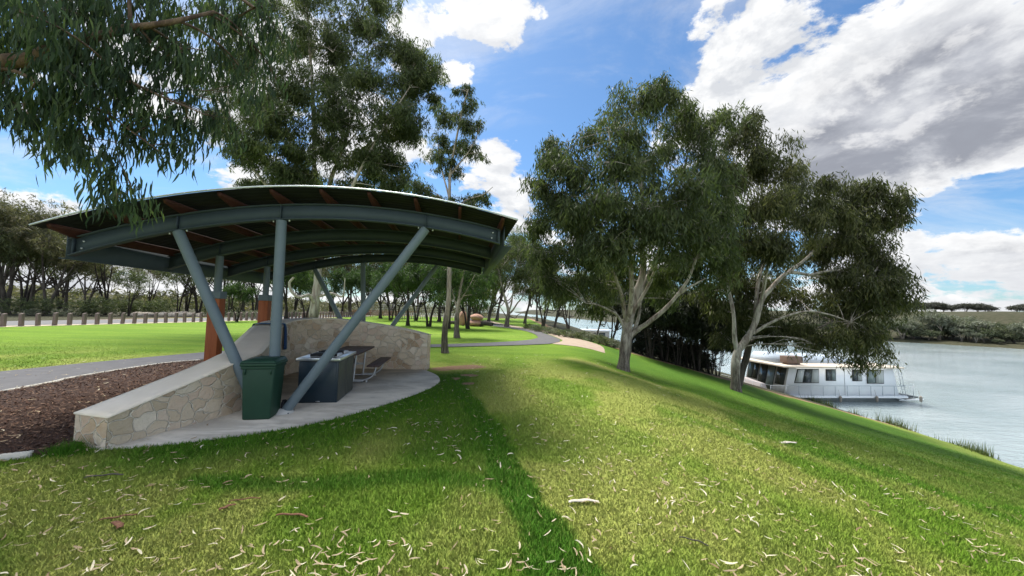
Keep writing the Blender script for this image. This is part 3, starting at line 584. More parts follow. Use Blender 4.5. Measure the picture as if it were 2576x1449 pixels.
# bow end: shaded panel with sliding doors facing the bank (plane leaning with the cabin front)
def bowq(v0, v1, z0, z1, d, name, m_, par=None):
    u = lambda z: -1.25+.45*(z+3.855)/1.985-d
    b = MB(); b.prism([(u(z0), v0, z0), (u(z0), v1, z0), (u(z1), v1, z1), (u(z1), v0, z1)], [(u(z0)-.02, v0, z0), (u(z0)-.02, v1, z0), (u(z1)-.02, v1, z1), (u(z1)-.02, v0, z1)]); return b.build(name, m_, par or hb)
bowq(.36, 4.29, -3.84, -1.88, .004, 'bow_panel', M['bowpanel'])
for v0, v1, z0, k_ in ((.5, 1.3, -3.2, 'glass'), (1.45, 2.15, -3.8, 'glass2'), (2.2, 2.95, -3.8, 'glass'), (3.1, 3.6, -3.2, 'glass'), (3.65, 4.15, -3.2, 'glass2')):
    w = bowq(v0, v1, z0, -1.98, .027, 'bow_window', M['frame']); bowq(v0+.05, v1-.05, z0+.05, -2.03, .05, 'pane', M[k_], w)
MB().box(3.56, 3.575, .33, .345, -3.85, -1.9).build('seam', mat('seam_grey', (.3, .31, .32), .6), hb)
b = MB()
us = [-2.5]+[-1.3+i*.95 for i in range(10)]
for z in (-3.12, -3.80): b.tube([(-2.5, .06, z), (8.25, .06, z)], .022, 6)
for u in us: b.tube([(u, .06, -3.86), (u, .06, -3.12)], .02, 6)
for u in np.arange(-2.4, -1.3, .1): b.tube([(u, .06, -3.8), (u, .06, -3.12)], .008, 5)
for u in np.arange(8.3, 9.4, .13): b.tube([(u, .5, -3.8), (u, .5, -3.15)], .008, 5)
b.tube([(8.25, .5, -3.12), (9.4, .5, -3.16)], .016, 6); b.tube([(9.4, .5, -4.1), (9.4, .5, -3.1)], .02, 6); b.tube([(8.25, .06, -3.12), (8.25, .5, -3.12)], .016, 6); b.tube([(8.3, .5, -3.8), (9.4, .5, -3.8)], .014, 6)
b.tube([(-2.5, .06, -3.12), (-3.1, 4.5, -3.12)], .015, 6)
for v in np.linspace(.06, 4.5, 7): b.tube([(-2.5-.135*v, v, -3.86), (-2.5-.135*v, v, -3.12)], .013, 6)
b.build('railing', M['rail'], hb)
b = MB()
for u0_, u1_ in ((7.62, 8.05), (7.86, 8.3)): b.tube([(u0_-.1, .15, -1.05), (u1_+.02, .15, -3.85)], .016, 6)
for i in range(9):
    f = (i+3)/12; b.tube([(7.52+.53*f, .15, -1.05-2.8*f), (7.76+.53*f, .15, -1.05-2.8*f)], .014, 6)
b.build('ladder', M['rail'], hb)
b = MB()
for z in (-1.05, -1.4): b.tube([(6.9, .3, z), (7.55, .3, z)], .013, 6)
for u in (6.9, 7.25, 7.55): b.tube([(u, .3, -1.75), (u, .3, -1.05)], .013, 6)
b.build('roof_rail', M['rail'], hb)
for u in (2.73, 5.62, 9.2):
    b = MB(); b.tube([(u, -.1, -3.8), (u, -.1, -3.86), (u, -.1, -4.15), (u, -.1, -4.25)], [.03, .085, .085, .03], 12); b.tube([(u, -.05, -3.8), (u, .04, -3.4)], .008, 5); b.build('fender', M['fender'], hb, smooth=True)
b = MB(); b.hexa([(-2.6, .9, -3.855), (-1.9, .9, -3.855), (-1.9, 3.6, -3.855), (-2.6, 3.6, -3.855)], [(-2.4, 1.2, -3.2), (-2.0, 1.2, -3.2), (-2.0, 3.2, -3.05), (-2.4, 3.2, -3.05)]); b.build('covered_seat', mat('pinkish_cover', (.36, .32, .31), .8), hb, bevel=.03)
# small runabout alongside on the river side, only its windscreen frame and deck show over the roof
rb = thing('motorboat', 'small white motorboat moored behind the houseboat roof', 'motorboat', (27.3, 33.2, WZ), BT)
b = MB(); b.hexa([(-2, -.7, -.1), (1.7, -.7, -.1), (1.7, .7, -.1), (-2, .7, -.1)], [(-2.1, -1, .9), (2.3, -1, .9), (2.3, 1, .9), (-2.1, 1, .9)]); b.build('hull', M['whitepaint'], rb, bevel=.06)
b = MB(); b.hexa([(-1.2, -.8, .905), (1.6, -.8, .905), (1.6, .8, .905), (-1.2, .8, .905)], [(-.9, -.7, 1.9), (.6, -.7, 1.9), (.6, .7, 1.9), (-.9, .7, 1.9)]); b.build('cabin', M['glass'], rb)
MB().box(-1.1, .9, -.8, .8, 1.905, 1.98).build('canopy', M['whitepaint'], rb)
# second houseboat far upstream
p2 = fl(1475, 850, WZ); hb2 = thing('houseboat', 'distant houseboat with flat white roof seen through the riverside trees', 'houseboat', (p2[0]-1.5, p2[1]-12, WZ), .1)
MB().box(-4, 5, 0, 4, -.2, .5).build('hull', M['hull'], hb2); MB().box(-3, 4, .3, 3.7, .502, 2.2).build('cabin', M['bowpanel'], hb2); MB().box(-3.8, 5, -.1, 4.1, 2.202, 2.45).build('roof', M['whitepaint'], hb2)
for u in (-2.2, -.2, 1.8): MB().box(u, u+1.3, .27, .298, 1.0, 1.9).build('window', M['glass'], hb2)
# ------------------------------------------------------------------ trees
def rr(a, b): return a+(b-a)*random.random()
def leaves(P, clump, k, ls, lw, droop=.9, hang=.5, spread=.35, curved=False):
    """k leaves round every spray position P (n,3); returns V, F, rnd"""
    n = len(P); N = n*k; R = RS
    t = R.rand(n, k); dr = R.normal(size=(n, 1, 3)); dr[..., 2] = dr[..., 2]*.3-.2; dr /= np.linalg.norm(dr, axis=-1, keepdims=True)
    base = P[:, None]+dr*t[..., None]*spread*.7+R.normal(size=(n, k, 3))*spread*.2; base[..., 2] -= t*(hang*.9)*spread-hang*.3*spread
    d = R.normal(size=(n, k, 3))*(1-droop)*1.2+R.normal(size=(n, 1, 3))*(1-droop)*.9; d[..., 2] = -droop+R.normal(size=(n, k))*.25*(1.2-droop); d /= np.linalg.norm(d, axis=-1, keepdims=True)
    ln = ls*(.65+.7*R.rand(n, k))[..., None]; s = np.cross(d, R.normal(size=(n, k, 3))); s /= np.linalg.norm(s, axis=-1, keepdims=True)+1e-9
    s = s*lw*.5*(.7+.6*R.rand(n, k))[..., None]
    rn = np.clip(clump[:, None]*.8+R.rand(n, k)*.35-.08, 0, 1)
    if not curved:
        a = base; m1 = base+d*ln*.45+s; m2 = base+d*ln*.45-s; e = base+d*ln
        V = np.stack([a, m1, e, m2], 2).reshape(-1, 3); Fq = np.arange(N*4).reshape(-1, 4); return V, Fq, np.repeat(rn.ravel(), 4)
    sn = s/(np.linalg.norm(s, axis=-1, keepdims=True)+1e-9); cv = sn*ln*(R.rand(n, k, 1)-.5)*.5
    a = base; m1 = base+d*ln*.33+s+cv*.8; m2 = base+d*ln*.33-s+cv*.8; q1 = base+d*ln*.68+s*.75+cv*.9; q2 = base+d*ln*.68-s*.75+cv*.9; e = base+d*ln
    V = np.stack([a, m1, m2, q1, q2, e], 2).reshape(-1, 3); o = np.arange(N)[:, None]*6
    return V, [np.concatenate([o+np.array([0, 1, 2]), o+np.array([3, 5, 4])]), o+np.array([1, 3, 4, 2])], np.repeat(rn.ravel(), 6)
def limb_path(p, q, r_, n=6, sag=.15):
    p = np.array(p, float); q = np.array(q, float); d = np.linalg.norm(q-p); t = np.linspace(0, 1, n)[:, None]
    mid = (p+q)/2+RS.normal(size=3)*d*.10+np.array([0, 0, sag*d]); return (1-t)**2*p+2*t*(1-t)*mid+t**2*q
def tree(name, label, cat, limbs, blobs, leaf, bark, ls=.22, lw=.035, k=14, spread=.45, group=None, droop=.72, sec=7, twig=.010, dens=1., sides=9, curved=False, hang=.5, secr=.30, wob=.18, base=None, sat=0):
    """limbs: [([points], r0, r1)]; blobs: [(centre, (rx,ry,rz), sprays)]"""
    TV, TF, nt = [], [], 0
    def addt(pts, r, n, w=0., sd=0):
        nonlocal nt
        V, Fq = tube_arr(pts, r, n, w, sd); TV.append(V); TF.append(Fq+nt); nt += len(V)
    nodes, nrad = [], []
    for i, (pts, ra, rb_) in enumerate(limbs):
        S = spline(np.array(pts, float), 7); f = np.linspace(0, 1, len(S)); r = ra+(rb_-ra)*f**.8
        if i == 0: r = r*(1+.45*np.exp(-f*len(S)/2.2))
        addt(S, r, sides+(4 if i == 0 else 0), wob, i+3)
        st = int(len(S)*.35) if i == 0 else 2; nodes.append(S[st:]); nrad.append(r[st:])
    nodes = np.concatenate(nodes); nrad = np.concatenate(nrad); SP, CL = [], []
    if sat:
        ex = []
        for c, rad, ns in blobs:
            for q in range(sat):
                v = RS.normal(size=3); v /= np.linalg.norm(v); v[2] = v[2]*.8; ex.append((np.array(c)+v*np.array(rad)*rr(.75, 1.2), np.array(rad)*rr(.4, .62), ns*.5))
        blobs = list(blobs)+ex
    for c, rad, ns in blobs:
        c = np.array(c, float); rad = np.array(rad, float); ns = max(3, int(ns*dens)); dd = np.linalg.norm(nodes-c, axis=1)+np.maximum(0, nodes[:, 2]-c[2])*1.5; j = int(np.argmin(dd)); R_ = float(rad.mean())
        start = c+np.array([rr(-.3, .3), rr(-.3, .3), rr(-.4, 0)])*rad
        ln = np.linalg.norm(start-nodes[j]); hr = min(nrad[j]*.75, .012+.014*R_+.004*ln); hub = limb_path(nodes[j], start, hr, 7); addt(hub, np.linspace(hr, hr*.45, 7), 6)
        E = []; m_ = max(3, int(sec*(.6+.25*R_)))
        for q in range(m_):
            v = RS.normal(size=3); v /= np.linalg.norm(v); v[2] = abs(v[2])*.7 if random.random() < .65 else v[2]; e = c+v*rad*(.55+.4*random.random()); h_ = hub[random.randint(3, 6)]
            pth = limb_path(h_, e, .01, 5, .12); addt(pth, np.linspace(hr*.4, twig*.8, 5), 4); E.append(pth[-1]); E.append(pth[-2])
        E = np.array(E); w = RS.randint(0, len(E), ns); clr = RS.rand(len(E))
        P = E[w]+RS.normal(size=(ns, 3))*rad*secr*np.array([1, 1, .8]); SP.append(P); CL.append(np.clip(clr[w]*.7+RS.rand(ns)*.3, 0, 1))
        for q in range(0, ns, 3):
            d_ = np.linalg.norm(E-P[q], axis=1); e = E[int(np.argmin(d_))]; addt(np.array([e, (e+P[q])/2+np.array([0, 0, .06]), P[q]]), [twig, twig*.8, twig*.4], 3)
    P = np.concatenate(SP); cl = np.concatenate(CL); V, Fq, rn = leaves(P, cl, k, ls, lw, droop, hang, spread, curved)
    b0 = np.array(limbs[0][0][0] if base is None else base, float); root = thing(name, label, cat, tuple(b0), 0, group)
    raw('trunk', np.concatenate(TV)-b0, np.concatenate(TF), bark, root, smooth=True); raw('crown', V-b0, Fq, leaf, root, rnd=rn)
    return root
def copy_tree(src, loc, rz=0., sc=1., label=None):
    c = src.copy(); COL.objects.link(c); c.location = loc; c.rotation_euler = (0, 0, rz); c.scale = (sc, sc, sc)
    if label: c['label'] = label
    for ch in src.children:
        d = ch.copy(); COL.objects.link(d); d.parent = c
    return c
def A(pts): return [at(*p) for p in pts]
def B(lst, Y, k=1.):
    """blobs given as (px, py, rx_px, rz_px, depth offset, sprays)"""
    out = []
    for px, py, rx_, rz_, dy, ns in lst:
        c = at(px, py, Y+dy); out.append((c, (rx_*Y/F, (rx_*.5+rz_*.5)*Y/F, rz_*Y/F), ns*k))
    return out
FULL = True
# riverside gum 1
b1 = hit(1567, 930); Y1 = b1[1]; g1 = lambda *p: [at(x, y, Y1+(q if len(t_) else 0)) for x, y, *t_ in p for q in [t_[0] if t_ else 0]]
l1 = [([b1-np.array([0, 0, .3])]+g1((1573, 880), (1580, 820), (1596, 750, .2), (1618, 680, .3), (1614, 610, .4), (1617, 520, .5), (1605, 400, .3), (1598, 290, .2)), .235, .04),
      (g1((1580, 850), (1600, 832), (1630, 812, -.3), (1671, 779, -.6), (1705, 741, -.9), (1730, 705, -1.2), (1752, 650, -1.2), (1790, 560, -1)), .12, .03),
      (g1((1576, 830), (1572, 790), (1560, 730, -.4), (1530, 660, -.8), (1490, 580, -1), (1450, 500, -1)), .10, .02),
      (g1((1574, 835), (1556, 797), (1535, 781, -.3), (1501, 766, -.5), (1474, 763, -.7)), .065, .02),
      (g1((1586, 800), (1606, 745, .4), (1650, 650, 1), (1690, 540, 1.3), (1720, 430, 1.4), (1740, 330, 1.4)), .12, .02),
      (g1((1579, 815), (1590, 740, -.6), (1585, 640, -1.2), (1560, 520, -1.6), (1540, 400, -1.6), (1530, 320, -1.5)), .10, .02),
      (g1((1590, 790), (1640, 700, -.5), (1668, 600, -1), (1700, 500, -1.4)), .08, .02),
      (g1((1582, 860, .6), (1606, 800, 1.), (1614, 740, 1.4), (1640, 640, 1.9)), .09, .02),
      (g1((1705, 741, -.9), (1735, 722, -1.2), (1775, 700, -1.4)), .07, .02)]
bl1 = [(1580, 265, 75, 50, 0, 80), (1650, 262, 60, 55, .4, 70), (1540, 345, 70, 60, -.6, 80), (1700, 310, 60, 45, 1, 60), (1790, 315, 65, 55, 1.2, 80), (1745, 380, 60, 60, 1, 60),
       (1405, 375, 45, 45, -.5, 50), (1440, 440, 75, 55, -1, 90), (1530, 440, 85, 60, -1.4, 110), (1630, 430, 80, 70, 1, 90), (1360, 480, 40, 50, 0, 50), (1365, 570, 45, 40, .5, 35), (1430, 540, 75, 50, -1, 90),
       (1500, 540, 80, 60, -1.8, 100), (1600, 530, 80, 65, -1.4, 100), (1700, 500, 80, 70, -1.2, 100), (1780, 470, 75, 65, 0, 90), (1390, 640, 45, 40, .4, 30), (1470, 640, 70, 50, -1, 70), (1560, 630, 70, 50, -1.8, 70),
       (1650, 610, 75, 60, -1.6, 90), (1740, 590, 75, 60, -1.2, 90), (1800, 560, 60, 70, 0, 80), (1500, 710, 55, 30, 0, 40), (1420, 720, 45, 30, 1, 30), (1700, 680, 60, 45, .8, 70), (1780, 670, 60, 50, .2, 80), (1620, 700, 60, 40, 1.8, 60), (1540, 700, 50, 30, 1.2, 40), (1450, 590, 50, 40, .6, 50), (1390, 700, 40, 26, .6, 26), (1350, 640, 30, 30, .4, 18), (1480, 760, 50, 26, 1.8, 36), (1660, 740, 50, 30, 2.4, 40), (1530, 660, 60, 40, 2, 60)]
tree('river_gum', 'big spreading river gum with pale forked trunk, nearest the path on the grassy bank', 'tree', l1, B(bl1, Y1, 1.0), L['gum'], M['river_gum'], .24, .044, 17, .46, 'big gums on the river bank', sat=2, hang=1.2)
# riverside gum 2
b2 = hit(1852, 982); Y2 = b2[1]; g2 = lambda *p: [at(x, y, Y2+(q if len(t_) else 0)) for x, y, *t_ in p for q in [t_[0] if t_ else 0]]
l2 = [([b2-np.array([0, 0, .3])]+g2((1850, 930), (1856, 885), (1872, 862), (1898, 816), (1915, 759), (1941, 724), (1981, 687), (2036, 692), (2080, 700)), .215, .05),
      (g2((1856, 890), (1848, 850), (1845, 787), (1830, 700, .5), (1840, 600, .8), (1880, 500, .8), (1900, 400, .6)), .12, .02),
      (g2((1898, 816), (1912, 690, .6), (1960, 600, 1), (1990, 520, 1.2), (1960, 420, 1)), .10, .02),
      (g2((1981, 687), (2040, 640, .3), (2100, 575, .5), (2150, 530, .6), (2190, 490, .6)), .085, .02),
      (g2((1895, 838), (1949, 807, -.3), (2021, 784, -.6), (2080, 790, -.8), (2140, 810, -1)), .075, .02),
      (g2((2036, 692), (2110, 680, -.4), (2180, 700, -.5), (2230, 640, -.4)), .065, .02),
      (g2((1915, 759), (1935, 650, -.7), (1950, 560, -1), (1900, 470, -1.2)), .085, .02)]
bl2 = [(1925, 375, 60, 50, 0, 60), (1880, 440, 60, 55, 1, 80), (1960, 430, 60, 50, .5, 80), (1860, 530, 60, 60, -.8, 90), (1940, 520, 70, 55, -1, 110), (2010, 500, 60, 55, 0, 90), (2110, 480, 55, 40, .6, 75), (2200, 478, 45, 35, .5, 60),
       (2060, 560, 60, 50, -.6, 80), (2150, 545, 65, 45, .4, 90), (2250, 500, 45, 45, 0, 55), (2285, 550, 35, 45, 0, 40), (2220, 590, 50, 45, .2, 60), (1880, 620, 65, 55, -1.2, 100), (1960, 610, 65, 50, -1, 80), (2020, 640, 45, 40, 1.4, 45),
       (2245, 670, 50, 55, 0, 80), (2170, 700, 65, 50, -.6, 100), (2100, 740, 70, 45, .4, 90), (1900, 720, 60, 50, 1.4, 90), (1850, 690, 55, 50, .8, 80), (1830, 780, 50, 40, 1.2, 70), (1960, 740, 55, 45, 1.5, 80), (2200, 780, 60, 50, -.5, 100),
       (2120, 830, 60, 40, -.4, 80), (2215, 850, 45, 35, -.4, 60), (2030, 830, 60, 30, .5, 55), (1970, 850, 45, 25, .8, 35), (1880, 800, 40, 40, 1.3, 50), (2245, 730, 40, 40, 0, 50), (2160, 900, 30, 22, -.4, 14), (2060, 880, 40, 22, -.3, 12)]
bl2 = [(x_-max(0, x_-2130)*.38, y_, a_, b_, c_, n_) for x_, y_, a_, b_, c_, n_ in bl2]+[(1850, 345, 45, 40, .5, 50), (1835, 420, 45, 45, 0, 60), (1880, 300, 30, 30, .5, 25), (1790, 620, 50, 50, 1.5, 60), (1770, 740, 55, 45, 2.2, 70), (1830, 850, 45, 30, 2, 40), (1920, 800, 45, 35, 1.5, 50), (2110, 625, 50, 35, .3, 50), (2165, 610, 45, 40, -.2, 50), (2195, 660, 35, 40, 0, 35), (2070, 610, 45, 35, .8, 40), (2060, 700, 40, 30, 1.2, 30)]
tree('river_gum', 'leaning river gum with low boughs hanging over the white houseboat', 'tree', l2, B(bl2, Y2, 1.12), L['gum2'], M['river_gum'], .25, .045, 17, .46, 'big gums on the river bank', sat=2, hang=1.2)
b3 = hit(1876, 978)+np.array([.25, 1.2, -.2]); Y3 = b3[1]
tree('river_gum', 'dark brown gum trunk leaning right, close behind the leaning river gum', 'tree', [([b3]+[at(x, y, Y3) for x, y in ((1876, 905), (1890, 862), (1935, 846), (1990, 840), (2060, 825), (2120, 790))], .20, .04), ([at(x, y, Y3) for x, y in ((1884, 880), (1868, 800), (1850, 720), (1870, 620))], .15, .04)],
     B([(2100, 790, 60, 35, 1, 60), (2040, 790, 55, 35, 1.3, 55), (1870, 640, 60, 50, 1.4, 70), (1960, 690, 60, 45, 1.5, 60)], Y3), L['thicket'], M['brown_trunk'], .26, .04, 14, .5, 'big gums on the river bank')
# big gum behind the shelter
Y4 = 26.; g4 = lambda *p: [at(x, y, Y4+(t_[0] if t_ else 0)) for x, y, *t_ in p]; b4 = fl(790, 832)*0+at(790, 832, Y4); b4[2] = -.2
l4 = [([b4]+g4((789, 800), (794, 740), (800, 690), (800, 600), (795, 500), (790, 400), (790, 300), (783, 180), (775, 60), (770, -60)), .34, .05),
      (g4((800, 640), (828, 470, .5), (850, 405, .8), (880, 317, 1), (912, 211, 1.2), (930, 100, 1.2)), .19, .03),
      (g4((797, 620), (730, 530, -.4), (673, 469, -.6), (618, 395, -.8), (580, 300, -1), (570, 180, -1)), .18, .04),
      (g4((800, 600), (870, 500, -1), (905, 430, -1.4), (960, 330, -1.6), (1030, 220, -1.6)), .17, .03),
      (g4((828, 470, .5), (862, 380, -.8), (900, 330, -1)), .10, .03), (g4((795, 560), (750, 430, 1.5), (720, 320, 2), (690, 200, 2.2), (660, 60, 2.2)), .17, .03),
      (g4((790, 760, -.3), (778, 742, -.6), (754, 748, -1), (735, 735, -1.2), (728, 713, -1.3), (739, 698, -1.3)), .11, .07), (g4((806, 745), (835, 738, -.4), (862, 745, -.6), (868, 700, -.8)), .09, .04)]
bl4 = [(960, 20, 60, 60, 0, 75), (900, 60, 80, 60, 1, 100), (850, -40, 80, 60, 0, 70), (960, 120, 60, 60, -1, 90), (1020, 160, 60, 50, -1, 80), (1085, 190, 45, 50, 0, 60), (1050, 240, 55, 50, .5, 80), (960, 220, 80, 60, -1.5, 120), (870, 180, 70, 60, 1, 70),
       (1000, 310, 60, 50, -1, 90), (1050, 330, 40, 35, 0, 35), (920, 320, 80, 60, -1.5, 110), (830, 270, 70, 60, -2, 110), (760, 200, 70, 60, -1, 90), (700, 120, 80, 70, 1, 90), (740, 20, 80, 60, 0, 60), (680, 240, 70, 60, -1, 100), (720, 330, 80, 55, -2, 120),
       (620, 310, 60, 50, -1, 90), (800, 380, 70, 45, -1.5, 90), (900, 410, 70, 40, 1, 50), (960, 400, 60, 40, -.5, 70), (990, 460, 55, 30, 0, 60), (690, 410, 70, 45, -1.5, 110), (760, 440, 70, 35, -1, 90), (640, 400, 50, 35, 0, 50), (900, 470, 70, 25, 1, 45), (1010, 420, 35, 30, 0, 20),
       (600, 180, 70, 60, 0, 80), (560, 90, 70, 60, 0, 60), (620, 20, 70, 50, 1, 50), (550, 240, 50, 50, 0, 45), (820, 110, 70, 60, -1, 80), (830, 520, 60, 30, 2, 30), (660, 470, 50, 20, .5, 20)]
tree('park_gum', 'tall gum with thick pale trunk and crooked low limb behind the shelter', 'tree', l4, B(bl4, Y4, 1.4), L['gum'], M['pale_gum'], .34, .062, 17, .6, droop=.7, secr=.32, sat=2)
# slim gum to the right of the shelter
Y5 = 15.; b5 = fl(1120, 888); g5 = lambda *p: [at(x, y, b5[1]+(t_[0] if t_ else 0)) for x, y, *t_ in p]
l5 = [([b5-np.array([0, 0, .1])]+g5((1119, 830), (1127, 770), (1130, 700), (1131, 600), (1131, 500), (1133, 430), (1150, 340), (1165, 270), (1178, 225)), .125, .02),
      (g5((1131, 560), (1110, 500, .3), (1085, 480, .4)), .04, .012), (g5((1131, 540), (1170, 505, -.3), (1215, 490, -.4), (1240, 470, -.4)), .045, .01), (g5((1131, 500), (1110, 420, .2), (1100, 350, .2)), .045, .012), (g5((1133, 440), (1180, 380, -.2), (1205, 330, -.2)), .04, .01)]
bl5 = [(1172, 225, 24, 22, 0, 22), (1180, 262, 26, 22, 0, 22), (1120, 285, 32, 24, 0, 28), (1160, 310, 45, 28, 0, 40), (1100, 345, 28, 24, 0, 20), (1195, 325, 28, 24, 0, 22), (1150, 370, 45, 30, 0, 42), (1110, 400, 35, 28, 0, 28), (1190, 385, 28, 28, 0, 16), (1140, 430, 40, 24, 0, 26),
       (1080, 480, 35, 20, .3, 24), (1050, 470, 28, 18, .3, 12), (1100, 510, 40, 18, .3, 24), (1170, 500, 32, 16, -.3, 22), (1215, 490, 30, 16, -.3, 18), (1190, 520, 30, 12, -.3, 12)]
tree('slim_gum', 'slim tall gum with peeling fawn trunk just beyond the right end of the wall', 'tree', l5, B(bl5, Y5, 1.9), L['gum'], M['slim_gum'], .17, .030, 14, .24, droop=.72, sec=5, twig=.006, sides=10, secr=.3, sat=1)
# foreground gum whose leaves hang over the top left corner
Yf = 4.6; gf = lambda *p: [at(x, y, Yf+(t_[0] if t_ else 0)) for x, y, *t_ in p]
bf = np.array([-8.6, 3.2, -.1]); lf = [([bf, bf+np.array([.1, .1, 1.5]), bf+np.array([.4, .2, 3.]), np.array([-7.5, 3.7, 4.4]), np.array([-7.0, 4.0, 6.0]), np.array([-6.8, 4.2, 8.])], .34, .14),
      ([np.array([-7.6, 3.65, 4.2])]+gf((-60, 195), (0, 160), (70, 150), (170, 115), (250, 90), (330, 70), (430, 55), (540, 30, .3)), .13, .02),
      (gf((-20, 170), (40, 180), (90, 205), (110, 217), (170, 250), (260, 280), (330, 330), (400, 380)), .03, .006), (gf((90, 205), (60, 270), (90, 290), (150, 280)), .012, .005),
      ([np.array([-7.0, 4.0, 5.5])]+gf((60, -120, .5), (300, -140, .6), (520, -60, .6), (640, 20, .6)), .09, .02),
      (gf((260, 280), (285, 330), (300, 400), (330, 470)), .012, .004), (gf((170, 115), (300, 190), (400, 240), (520, 290)), .03, .006)]
blf = [(x_, (y_-42 if 280 <= y_ < 430 else y_-18 if y_ >= 430 else y_), rx_*(.8 if y_ >= 280 else 1), rz_*(.75 if y_ >= 280 else 1), dy_, n_*(.62 if y_ >= 280 else .72 if y_ > 180 else 1.)) for x_, y_, rx_, rz_, dy_, n_ in [(40, 60, 80, 60, 0, 26), (140, 50, 90, 60, -.2, 32), (250, 40, 90, 60, .3, 34), (360, 30, 90, 60, .2, 32), (470, 30, 90, 60, .6, 30), (580, 50, 80, 70, .8, 26), (660, 40, 60, 60, 1.2, 18), (60, 0, 100, 60, .6, 20), (200, 150, 80, 50, 0, 26), (300, 140, 80, 60, 0, 30),
       (400, 130, 80, 60, .2, 30), (500, 150, 80, 60, .6, 26), (590, 160, 60, 60, .9, 16), (190, 215, 60, 50, 0, 20), (260, 230, 70, 50, -.2, 24), (350, 230, 70, 50, .1, 24), (440, 235, 60, 50, .3, 20), (90, 120, 70, 50, .2, 16), (30, 110, 60, 50, .2, 12),
       (130, 290, 45, 28, 0, 11), (180, 310, 40, 35, -.2, 14), (250, 320, 50, 35, 0, 14), (60, 300, 40, 22, .1, 8), (40, 270, 30, 18, .2, 5), (175, 370, 35, 30, -.1, 8), (130, 390, 26, 26, 0, 4), (330, 330, 50, 35, .1, 13), (400, 330, 45, 35, .2, 11), (450, 310, 40, 30, .3, 10), (480, 350, 30, 24, .4, 5), (330, 400, 45, 30, 0, 9), (300, 440, 35, 35, 0, 11), (280, 480, 26, 30, 0, 9), (320, 500, 24, 26, 0, 7), (400, 400, 28, 24, .2, 5), (530, 330, 30, 24, .6, 4), (550, 250, 40, 40, .8, 8), (640, 130, 40, 50, 1.2, 10), (45, 20, 60, 60, -1.0, 14),
       (300, -120, 250, 60, 0, 50), (0, -100, 200, 60, 0, 40), (-150, 100, 120, 120, 0, 40), (700, 90, 50, 60, 1.6, 14), (690, 190, 35, 45, 1.6, 8), (215, 420, 22, 22, 0, 4), (110, 340, 30, 24, 0, 6), (300, 520, 26, 24, -.1, 8)]]+[(35, 275, 35, 30, 0, 9), (80, 310, 35, 30, 0, 9), (20, 210, 40, 30, 0, 10), (130, 250, 50, 30, 0, 12), (420, 310, 40, 28, .2, 9), (490, 320, 40, 26, .5, 8), (550, 300, 36, 26, .7, 7), (460, 365, 26, 20, .3, 4), (370, 350, 34, 26, .1, 7), (610, 230, 45, 40, 1., 9), (215, 350, 40, 28, 0, 8), (150, 350, 30, 24, 0, 5), (265, 390, 30, 26, 0, 6)]
tree('gum_tree', 'near gum whose long leaves hang down over the shelter roof from above', 'tree', lf, B(blf, Yf, 1.0), L['fg'], M['limb_fg'], .18, .024, 16, .30, droop=.88, sec=5, twig=.0035, sides=12, curved=True, hang=1.2, secr=.36)
# generic smaller trees, several prototypes then individuals
def small_tree(name, label, cat, h, cr, cz, seed, leaf, bark, stems=1, sprays=240, ls=.3, lw=.06, lean=.15, k=12, flat_=1., group=None, r0_=.14, clear=.3, dark=None):
    random.seed(seed); RS.seed(seed); limbs = []; tips = []
    for s in range(stems):
        a = rr(0, 6.28); e = np.array([math.cos(a), math.sin(a)])*cr*.35*(1 if stems > 1 else lean)
        b_ = np.array([math.cos(a), math.sin(a)])*.12*(stems > 1); pts = [(b_[0], b_[1], -.1), (b_[0]+e[0]*.15, b_[1]+e[1]*.15, h*clear*.5), (e[0]*.5, e[1]*.5+.05, h*clear), (e[0], e[1], h*.62), (e[0]*1.1, e[1]*1.1, h*.86)]
        limbs.append((pts, r0_, r0_*.25))
        for q in range(3):
            a2 = a+rr(-1.6, 1.6); z = h*rr(clear*.85, .6); limbs.append(([(e[0]*.5, e[1]*.5, h*clear*rr(.8, 1.1)), (e[0]*.6+math.cos(a2)*cr*.3, e[1]*.6+math.sin(a2)*cr*.3, z), (math.cos(a2)*cr*.7, math.sin(a2)*cr*.7, z+h*.16)], r0_*.5, r0_*.15))
    nb = 9; blobs = []
    for q in range(nb):
        a = q*2.4+seed; rad_ = cr*math.sqrt((q+.5)/nb)*.72; z = cz+h*.26*(1-(rad_/cr)**2)*flat_-h*.06+rr(-.1, .1)*h*flat_
        blobs.append(((math.cos(a)*rad_, math.sin(a)*rad_, z), (cr*.42, cr*.42, h*.17*flat_), sprays*2.3/nb))
    return tree(name, label, cat, limbs, blobs, leaf, bark, ls, lw, k, ls*1.6, group, .6, 4, .012, sides=6)
def place(protos, spots, labels, group, jit=.15):
    used = set()
    for i, (px, py, Yd, sc, pi) in enumerate(spots):
        if Yd is None: p = hit(px, py)
        else:
            p = at(px, py, Yd); p[2] = float(terr(p[0], p[1]))
        lab = labels[i] if i < len(labels) else labels[-1]
        pr = protos[pi]
        if pi not in used:
            used.add(pi); o = pr; o.location = tuple(p); o.scale = (sc,)*3; o['label'] = lab
        else: o = copy_tree(pr, tuple(p), rr(0, 6.28), sc, lab)
        if group: o['group'] = group
